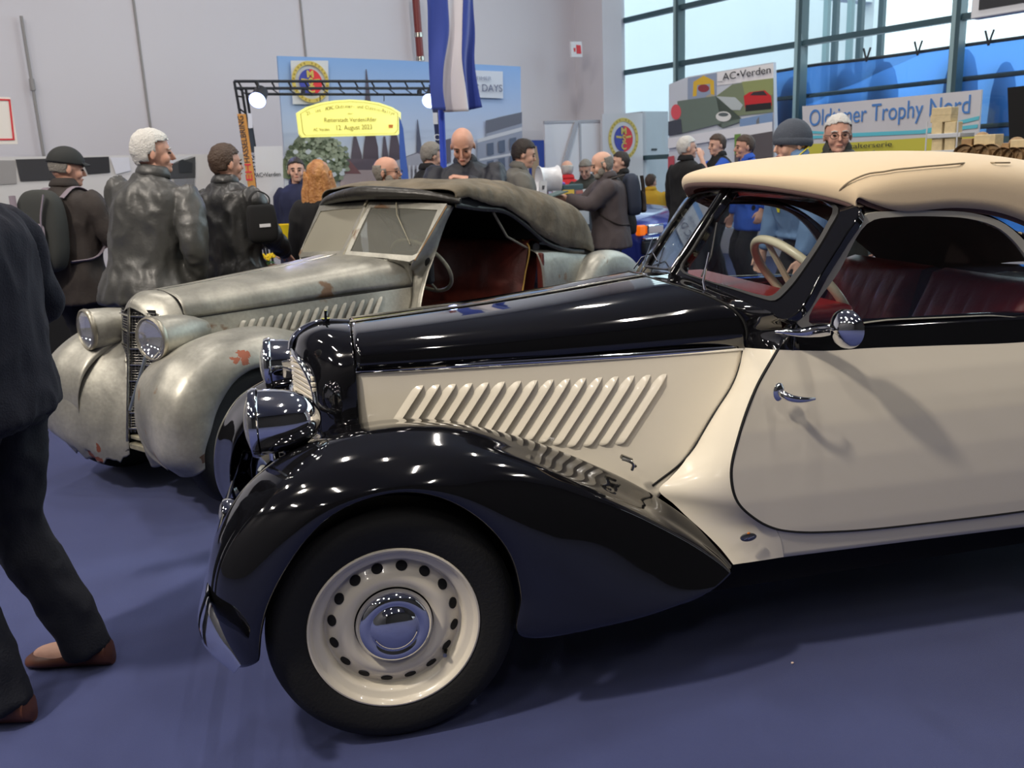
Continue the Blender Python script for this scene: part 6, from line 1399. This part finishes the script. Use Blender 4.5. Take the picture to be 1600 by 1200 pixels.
txt('lettering', 'C', (678, 215), (686, 215), 10, 'n', 7.4, white_m, o, off=.005)
o = sheet('feather_flag', [(624, 182), (630, 200), (634, 240), (641, 300), (628, 300), (625, 240)], 'n', 8.0, mat('mid_blue_flag', sr(70, 105, 190), .7), th=.01, label='slim blue feather flag left of the flag pole, right of the rally sign', cat='flag'); txt('lettering', 'VW', (630, 258), (636, 258), 5, 'n', 8.0, white_m, o, off=.006) if False else None

# ---- exhibits at the left: display wall, table, engines
gp = lambda r: PC(r, r, r+2)
o = sheet('poster_wall', [(-60, 246), (388, 240), (392, 340), (-60, 352)], 'n', 9.2, mat('poster_wall_base', sr(205, 204, 204), .7), th=.05, label='low exhibition wall with large black and white motorcycle photographs behind the visitors at left', cat='display wall')
q1 = lambda x, y: (x/3.43, 150+y/3.43)
pr(o, 'n', 9.2, [('photo_grey_road', [q1(-100, 345), q1(80, 345), q1(90, 470), q1(-100, 480)], (150, 148, 148)), ('photo_dark_machine', [q1(82, 340), q1(285, 335), q1(300, 450), q1(108, 458)], (52, 52, 56)), ('photo_dark_machine', [q1(430, 330), q1(582, 325), q1(590, 410), q1(470, 420)], (40, 40, 44)), ('printed_rider', [q1(590, 330), q1(690, 330), q1(700, 400), q1(620, 420)], (212, 214, 222)), ('photo_road', [q1(880, 380), q1(1045, 325), q1(1045, 440), q1(900, 442)], (60, 62, 64)), ('photo_pale_sky', [q1(880, 325), q1(1040, 318), q1(960, 345), q1(885, 380)], (205, 206, 210)), ('photo_landscape', [q1(930, 445), q1(1040, 440), q1(1040, 550), q1(940, 560)], (120, 122, 124)), ('printed_trees', [q1(955, 350), q1(975, 340), q1(1030, 360), q1(1025, 410), q1(960, 410)], (34, 38, 42))])
o = thing('display_table', 'black covered display table running along the low exhibition wall at left', 'table', H(.8, 8.35, 0), HA)
MB().box((0, 0, .36), (4.2, .55, .70)).build('skirt', blackwool, o, bevel=.01); MB().box((0, 0, .73), (4.3, .62, .04)).build('top', mat('table_top', sr(52, 50, 48), .5), o, bevel=.004)
def engine(px, py, n, m, label, sc_=1.0, name='engine'):
    p = HNP(px, py, n); e = thing(name, label, 'engine', A(p[0], p[1], .75), HA); k = sc_
    MB().lathe([(.10*k, -.08*k), (.13*k, -.07*k), (.13*k, .07*k), (.10*k, .08*k)], (0, 0, .16*k), (0, 1, 0), 28, cap0=True, cap1=True).build('crankcase', m, e)
    for i in range(7): MB().box((.02*k, 0, (.30+.028*i)*k), (.17*k, .15*k, .012*k)).build('cooling_fin', m, e, bevel=.003)
    MB().tube([A(.02*k, 0, .25*k), A(.02*k, 0, .52*k)], .05*k, 16).build('cylinder', m, e); MB().tube(herm([(.08*k, .02, .45*k), (.2*k, .03, .46*k), (.27*k, .03, .3*k), (.25*k, .03, .02*k)], 16), .022*k, 10).build('exhaust', chrome_dull, e)
    MB().box((-.16*k, 0, .16*k), (.16*k, .1*k, .14*k)).build('gearbox', m, e, bevel=.02); return e
engine(72, 300, 8.3, mat('pale_alloy', sr(190, 190, 195), .4, metal=.6), 'pale alloy engine behind the shoulder of the person in the black cap', 1.05)
engine(14, 300, 8.3, mat('dark_engine', sr(60, 60, 62), .5, metal=.4), 'dark engine on the display table near the left edge', 1.0)
engine(265, 320, 8.3, MATS['dark_engine'], 'dark engine on the display table between the two leather jackets', .9)
# bag carried by the person in the leather jacket
p = on_plane(410, 352, HN*5.42, HN); o = thing('shoulder_bag', 'black bag with a white label carried by the person in the black leather jacket', 'bag', p, HA)
b = MB(); b.surf([[(-.12, y, .22), (-.02, y*.8, .27), (.10, y, .20)] if False else [(-.12, y, .20), (0, y*1.1, .23), (.12, y, .19)] for y in (-.05, 0, .05)], 6, 12)
b = MB(); G = []
for z, w_, d_ in ((.13, .06, .02), (.11, .085, .035), (.01, .095, .045), (-.08, .09, .04), (-.11, .06, .02)): G.append([(w_*math.copysign(abs(math.cos(a))**.5, math.cos(a)), d_*math.copysign(abs(math.sin(a))**.7, math.sin(a)), z) for a in np.linspace(0, 2*math.pi, 28)])
b.surf(G, 20, 56); k0 = len(b.v); b.build('bag_body', blackwool, o); MB().tube(herm([(-.06, 0, .12), (-.06, 0, .17), (0, .02, .21), (.06, 0, .17), (.06, 0, .12)], 20), .012, 8, flat=(.4, 1.4)).build('strap', blackwool, o); text('lettering', 'BAG', .05, white_m, o, (0, -.085, -.02), np.array([[1, 0, 0], [0, 0, -1], [0, 1, 0]])) if False else MB().box((0, -.046, .0), (.07, .006, .02)).build('label_patch', white_m, o, smooth=False)
# pansies
p = HNP(411, 402, 7.3); o = thing('flower_bowl', 'bowl of yellow and violet pansies behind the hood of the bare metal roadster', 'flowers', p-A(0, 0, .10))
MB().lathe([(.07, -.06), (.11, .02), (.115, .03), (.10, .02)], (0, 0, 0), (0, 0, 1), 24, cap0=True).build('bowl', mat('terracotta_bowl', sr(120, 84, 64), .8), o)
gl = mat('pansy_leaf', sr(50, 92, 42), .7); b = MB(); random.seed(4)
for k in range(26):
    a = random.random()*6.28; r_ = random.random()*.1; b.prism([A(r_*math.cos(a)+dx, r_*math.sin(a)+dy, .03+random.random()*.04) for dx, dy in ((0, 0), (.02, .01), (.035, 0), (.02, -.012))], (0, 0, .002))
b.build('leaves', gl, o, smooth=False, kind='stuff')
for k in range(11):
    a = k*2.4; r_ = .02+.009*k; c = A(r_*math.cos(a), r_*math.sin(a), .09+.01*(k % 3)); b = MB()
    for j in range(5): b.ellipsoid(c+A(.014*math.cos(j*1.256), -.004, .014*math.sin(j*1.256)), (.012, .004, .012), None, 6, 8)
    b.build('blossom', PC(238, 205, 30) if k % 3 else PC(90, 70, 170), o)
MB().box(p*A(1, 1, 0)+A(0, 0, (p[2]-.16)/2), (.5, .4, p[2]-.165), rotm('Z', HA)).build('plinth', blackwool, label='dark plinth carrying the bowl of pansies', cat='plinth', smooth=False)

# ---- counter with brochures and the white wheel
CNn = 6.75
zc = HNP(880, 322, CNn)[2]
o = thing('brochure_counter', 'dark counter with pale edges covered in brochures, left of the bearded person', 'counter', HNP(880, 322, CNn)*A(1, 1, 0), HA)
MB().box((.05, .22, zc/2), (1.05, .45, zc-.04)).build('body', PC(58, 60, 68), o, smooth=False); MB().box((.05, .2, zc), (1.12, .52, .03)).build('top', PC(150, 155, 165), o, smooth=False)
MB().box((.05, -.02, zc-.28), (1.0, .04, .025)).build('shelf', PC(140, 145, 155), o, smooth=False)
def flat_thing(name, pts, n, c, label, cat, extra=(), th=.01, group=None):
    s_ = sheet(name, pts, 'n', n, PC(*c), th=th, label=label, cat=cat, group=group)
    for i, (nm, ps, cc) in enumerate(extra): sheet(nm, ps, 'n', n, PC(*cc), s_, th=.002, off=.003+.001*i)
    return s_
flat_thing('price_card', [(844, 283), (855, 283), (854, 306), (842, 306)], CNn-.12, (240, 240, 242), 'upright white card in front of the white alloy wheel', 'card', [('print', [(847, 290), (851, 290), (850, 296), (847, 296)], (90, 90, 95))])
flat_thing('leaning_poster', [(857, 299), (862, 299), (874, 340), (868, 340)], CNn-.06, (205, 205, 235), 'narrow pale lilac strip leaning against the brochure counter', 'poster')
flat_thing('leaflet', [(864, 298), (883, 298), (884, 319), (868, 320)], CNn-.02, (226, 226, 230), 'white leaflet with faint print standing on the brochure counter', 'leaflet', [('print', [(866, 307), (871, 307), (871, 310), (866, 310)], (80, 80, 90))])
flat_thing('yellow_leaflet', [(880, 297), (897, 296), (898, 316), (885, 318)], CNn-.04, (226, 190, 70), 'yellow leaflet with a black car picture on the brochure counter', 'leaflet', [('printed_car', [(884, 303), (894, 302), (895, 312), (886, 313)], (50, 48, 46))])
flat_thing('photo_leaflet', [(898, 297), (912, 296), (914, 316), (899, 316)], CNn-.02, (120, 108, 118), 'grey and mauve photo leaflet on the brochure counter', 'leaflet', [('print', [(900, 298), (911, 297), (911, 302), (900, 303)], (180, 110, 100))])
flat_thing('leaflet', [(911, 296), (919, 295), (922, 316), (914, 316)], CNn-.03, (220, 222, 224), 'white leaflet at the right end of the brochure counter', 'leaflet')
flat_thing('book', [(873, 330), (902, 328), (903, 350), (876, 352)], CNn-.05, (96, 84, 92), 'dark framed picture on the lower ledge of the brochure counter', 'picture', [('print', [(880, 334), (898, 333), (898, 340), (880, 341)], (150, 104, 104))])
flat_thing('folder', [(903, 328), (920, 327), (921, 350), (903, 351)], CNn-.05, (186, 190, 196), 'grey folder on the lower ledge of the brochure counter', 'folder')
p = HNP(888, 293, CNn+.12); b = MB(); b.box((0, 0, 0), (.26, .16, .06), rotm('Z', HA)); o = b.build('storage_tray', PC(60, 84, 88), label='flat dark teal box on the brochure counter with a violet bloom', cat='box', smooth=False, loc=tuple(p), bevel=.01); MB().ellipsoid((-.08, 0, .04), (.05, .03, .02)).build('violet_bloom', PC(130, 90, 190), o)
wp_ = HNP(857, 281, CNn+.15); o = thing('alloy_wheel', 'white wheel rim standing upright on the counter beside the person in the grey jacket', 'wheel', wp_)
ax = HB*.93+HN*-.35; R0 = .135
MB().lathe([(R0, -.10), (R0*1.02, -.095), (R0*.9, -.07), (R0*.86, 0), (R0*.9, .07), (R0*1.02, .095), (R0, .10), (R0*.84, .07), (R0*.8, .04), (R0*.5, .02), (R0*.2, .03), (.001, .03)], (0, 0, 0), ax, 40).build('rim', mat('white_enamel', sr(225, 226, 230), .3), o)
sp_ = MB(); xr_ = np.cross(ax, A(0, 0, 1))
for k in range(8): a = k*math.pi/4; dd = A(0, 0, 1)*math.cos(a)+xr_*math.sin(a); sp_.tube([ax*.04, ax*.06+dd*R0*.82], [.016, .012], 6)
sp_.build('spokes', chrome_dull, o); MB().box((0, 0, -.165), (.2, .14, .05), rotm('Z', HA)).build('stand', blkmetal, o)
# leaflet held by the bearded person
hp_ = pb['arms'][0][3]; c_, s_ = math.cos(pb['rz']), math.sin(pb['rz']); wp_ = pb['loc']+A(c_*hp_[0]-s_*hp_[1], s_*hp_[0]+c_*hp_[1], hp_[2])*pb['k']
MB().box((0, 0, 0), (.20, .15, .012), rotm('Z', HA)@rotm('Y', -.2)).build('held_folder', PC(90, 110, 108), loc=tuple(wp_+A(-.12, -.02, .04)), label='teal grey folder held open by the bearded person in the parka', cat='folder', smooth=False)

# ---- blue roadster in the background
bp_ = CAM+ray(998, 358)*11.0
bp_ = bp_+HN*1.35+HB*.72
o = thing('blue_roadster', 'metallic blue open car with amber corner lamp, behind the bearded person', 'car', A(bp_[0], bp_[1], 0), HA+math.pi/2)
bluecar = mat('metallic_blue', sr(48, 62, 150), .25, metal=.3, coat=.8)
b = MB(); G = []
for x, zt, w_, zs in ((-1.95, .55, .62, .5), (-1.90, .70, .74, .6), (-1.6, .80, .83, .72), (-1.0, .86, .86, .80), (-.5, .90, .86, .84), (.0, .86, .86, .84), (.9, .86, .86, .84), (1.5, .88, .84, .84), (1.9, .80, .78, .74), (2.0, .60, .70, .55)):
    G.append([(x, -w_*.96, .22), (x, -w_, .45), (x, -w_*.99, zs-.08), (x, -w_*.9, zs), (x, -w_*.5, zt), (x, 0, zt+.015), (x, w_*.5, zt), (x, w_*.9, zs), (x, w_*.99, zs-.08), (x, w_, .45), (x, w_*.96, .22)])
b.surf(G, 60, 60); b.build('body', bluecar, o); MB().box((-1.99, 0, .42), (.10, 1.42, .18)).build('bumper', PC(34, 36, 44), o, bevel=.03); MB().box((-2.0, 0, .53), (.10, 1.40, .02)).build('chrome_strip', chrome, o, bevel=.005)
for s_ in (1, -1):
    MB().box((-1.93, s_*.70, .64), (.10, .13, .13)).build('corner_lamp', mat('amber_lamp', sr(255, 130, 20), .2, emit=sr(255, 110, 10), estr=.5) if 'amber_lamp' not in MATS else MATS['amber_lamp'], o, bevel=.02)
    MB().box((-1.96, s_*.47, .64), (.08, .30, .13)).build('headlamp', lens_glass if False else chrome, o, bevel=.02)
    for x in (-1.25, 1.25): MB().lathe([(.001, .0), (.18, .0), (.2, -.01), (.30, .0), (.31, -.03), (.31, -.2)], (x, s_*.88, .31), (0, s_, 0), 32).build('wheel', PC(28, 28, 30), o)

o.scale = (.70, .98, 1.0)
#MB().box((bp_[0], bp_[1], .095), (3.9, 1.9, .19), rotm('Z', HA+math.pi/2)).build('display_platform', blackwool, label='low dark platform under the metallic blue open car', cat='platform', smooth=False)

# chairs under the seated visitors
for P_, lab in ((py_, 'black stool under the person in the mustard yellow jacket'), (ps_, 'black stool under the seated person in grey')):
    st = thing('stool', lab, 'stool', P_['loc'], P_['rz']); zs = P_['pel']*P_['k']-.16
    MB().lathe([(.001, 0), (.19, 0), (.2, -.02), (.19, -.05), (.001, -.05)], (0, 0, zs), (0, 0, 1), 24).build('seat', ink, st)
    for k in range(4): a = math.pi/4+k*math.pi/2; MB().tube([A(.13*math.cos(a), .13*math.sin(a), zs-.04), A(.18*math.cos(a), .18*math.sin(a), .01)], .012, 8).build('leg', blkmetal, st)

# ---- wooden models at the right
wood = mat('pale_wood', sr(222, 202, 158), .6, var=.15, vscale=25); wood2 = mat('tan_wood', sr(170, 138, 98), .65, var=.3, vscale=20)
WB = 6.3
def wbox(par, x0, y0, x1, y1, m, nm, b_=WB, th=.10):
    p, q = HBP(x0, y0, b_), HBP(x1, y1, b_); c = (p+q)/2-A(*par.location); w_ = abs((q-p)@HN); h_ = abs(p[2]-q[2])
    return MB().box(c+HB*th/2, (th, w_, h_), rotm('Z', HA)).build(nm, m, par, smooth=False, bevel=.004)
tb = HBP(1540, 252, WB); o = thing('model_table', 'table behind the beige roof carrying the wooden models', 'table', A(tb[0], tb[1], 0), HA)
ztb = HBP(1500, 250, WB)[2]; MB().box((.15, 0, ztb-.03), (.6, 1.7, .04)).build('top', PC(70, 60, 52), o, smooth=False)
for sx_ in (-.1, .4):
    for sy_ in (-.8, .8): MB().box((sx_, sy_, (ztb-.05)/2), (.05, .05, ztb-.05)).build('leg', PC(60, 52, 46), o, smooth=False)
o = thing('wooden_tower_model', 'pale wooden tower model with a slanted block on top, on the model table', 'model', HBP(1472, 240, WB))
for a_ in ((1454, 180, 1485, 190), (1456, 169, 1486, 180), (1456, 191, 1471, 209), (1476, 191, 1492, 208), (1456, 216, 1471, 236), (1476, 216, 1491, 235)): wbox(o, *a_, wood, 'block')
wbox(o, 1448, 210, 1500, 214, PC(200, 204, 210), 'wire_shelf', WB-.02, .2); wbox(o, 1444, 236, 1500, 240, PC(200, 204, 210), 'wire_shelf', WB-.02, .2)
for x in (1449, 1497):
    b = MB(); b.tube([HBP(x, 190, WB-.02)-A(*o.location), HBP(x-4, 250, WB-.02)-A(*o.location)], .006, 6); b.build('upright', PC(200, 204, 210), o)
def truck(x0, x1, ytop, ybot, lab, b_=WB-.05, m=wood2):
    ce = HBP((x0+x1)/2, ybot, b_); t = thing('wooden_vehicle_model', lab, 'model', ce); W = x1-x0; Hh = ybot-ytop
    wbox(t, x0+W*.05, ybot-Hh*.45, x1-W*.02, ybot-Hh*.2, m, 'chassis', b_, .12); wbox(t, x0+W*.4, ytop+Hh*.12, x1-W*.1, ybot-Hh*.45, wood, 'cargo_bed', b_, .12); wbox(t, x0+W*.08, ytop+Hh*.25, x0+W*.32, ybot-Hh*.4, m, 'cab', b_, .12)
    p, q = HBP(x0+W*.5, ytop, b_), HBP(x0+W*.5, ytop+Hh*.25, b_); MB().ellipsoid(q-A(*t.location)+HB*.05, (.05, .05, abs(p[2]-q[2]))).build('dome', wood2, t)
    for k in (.2, .55, .85):
        c = HBP(x0+W*k, ybot-Hh*.15, b_)-A(*t.location); r_ = Hh*.24/1358*6.8*1.5
        MB().lathe([(.0008, -.01), (r_*.5, -.012), (r_*.55, 0), (r_*.8, 0), (r_, -.008), (r_, .03)], c-HB*.01, -HB, 24).build('wheel', wood2, t)
truck(1497, 1560, 206, 250, 'tan wooden vehicle model with round dome next to the pale tower model'); truck(1562, 1604, 214, 252, 'tan wooden vehicle model at the right edge of the picture'); truck(1606, 1650, 214, 252, 'tan wooden vehicle model beyond the right edge of the picture') if False else None
# small litter on the carpet
for x, y, c, lb in ((1238, 1037, (225, 200, 185), 'tiny pale crumb on the carpet right of the front wheel shadow'), (1448, 1035, (150, 60, 60), '')):
    if lb: q_ = on_plane(x, y, (0, 0, 0), (0, 0, 1)); MB().ellipsoid((0, 0, .003), (.005, .004, .003), None, 5, 6).build('paper_crumb', PC(*c), loc=tuple(q_), label=lb, cat='crumb')
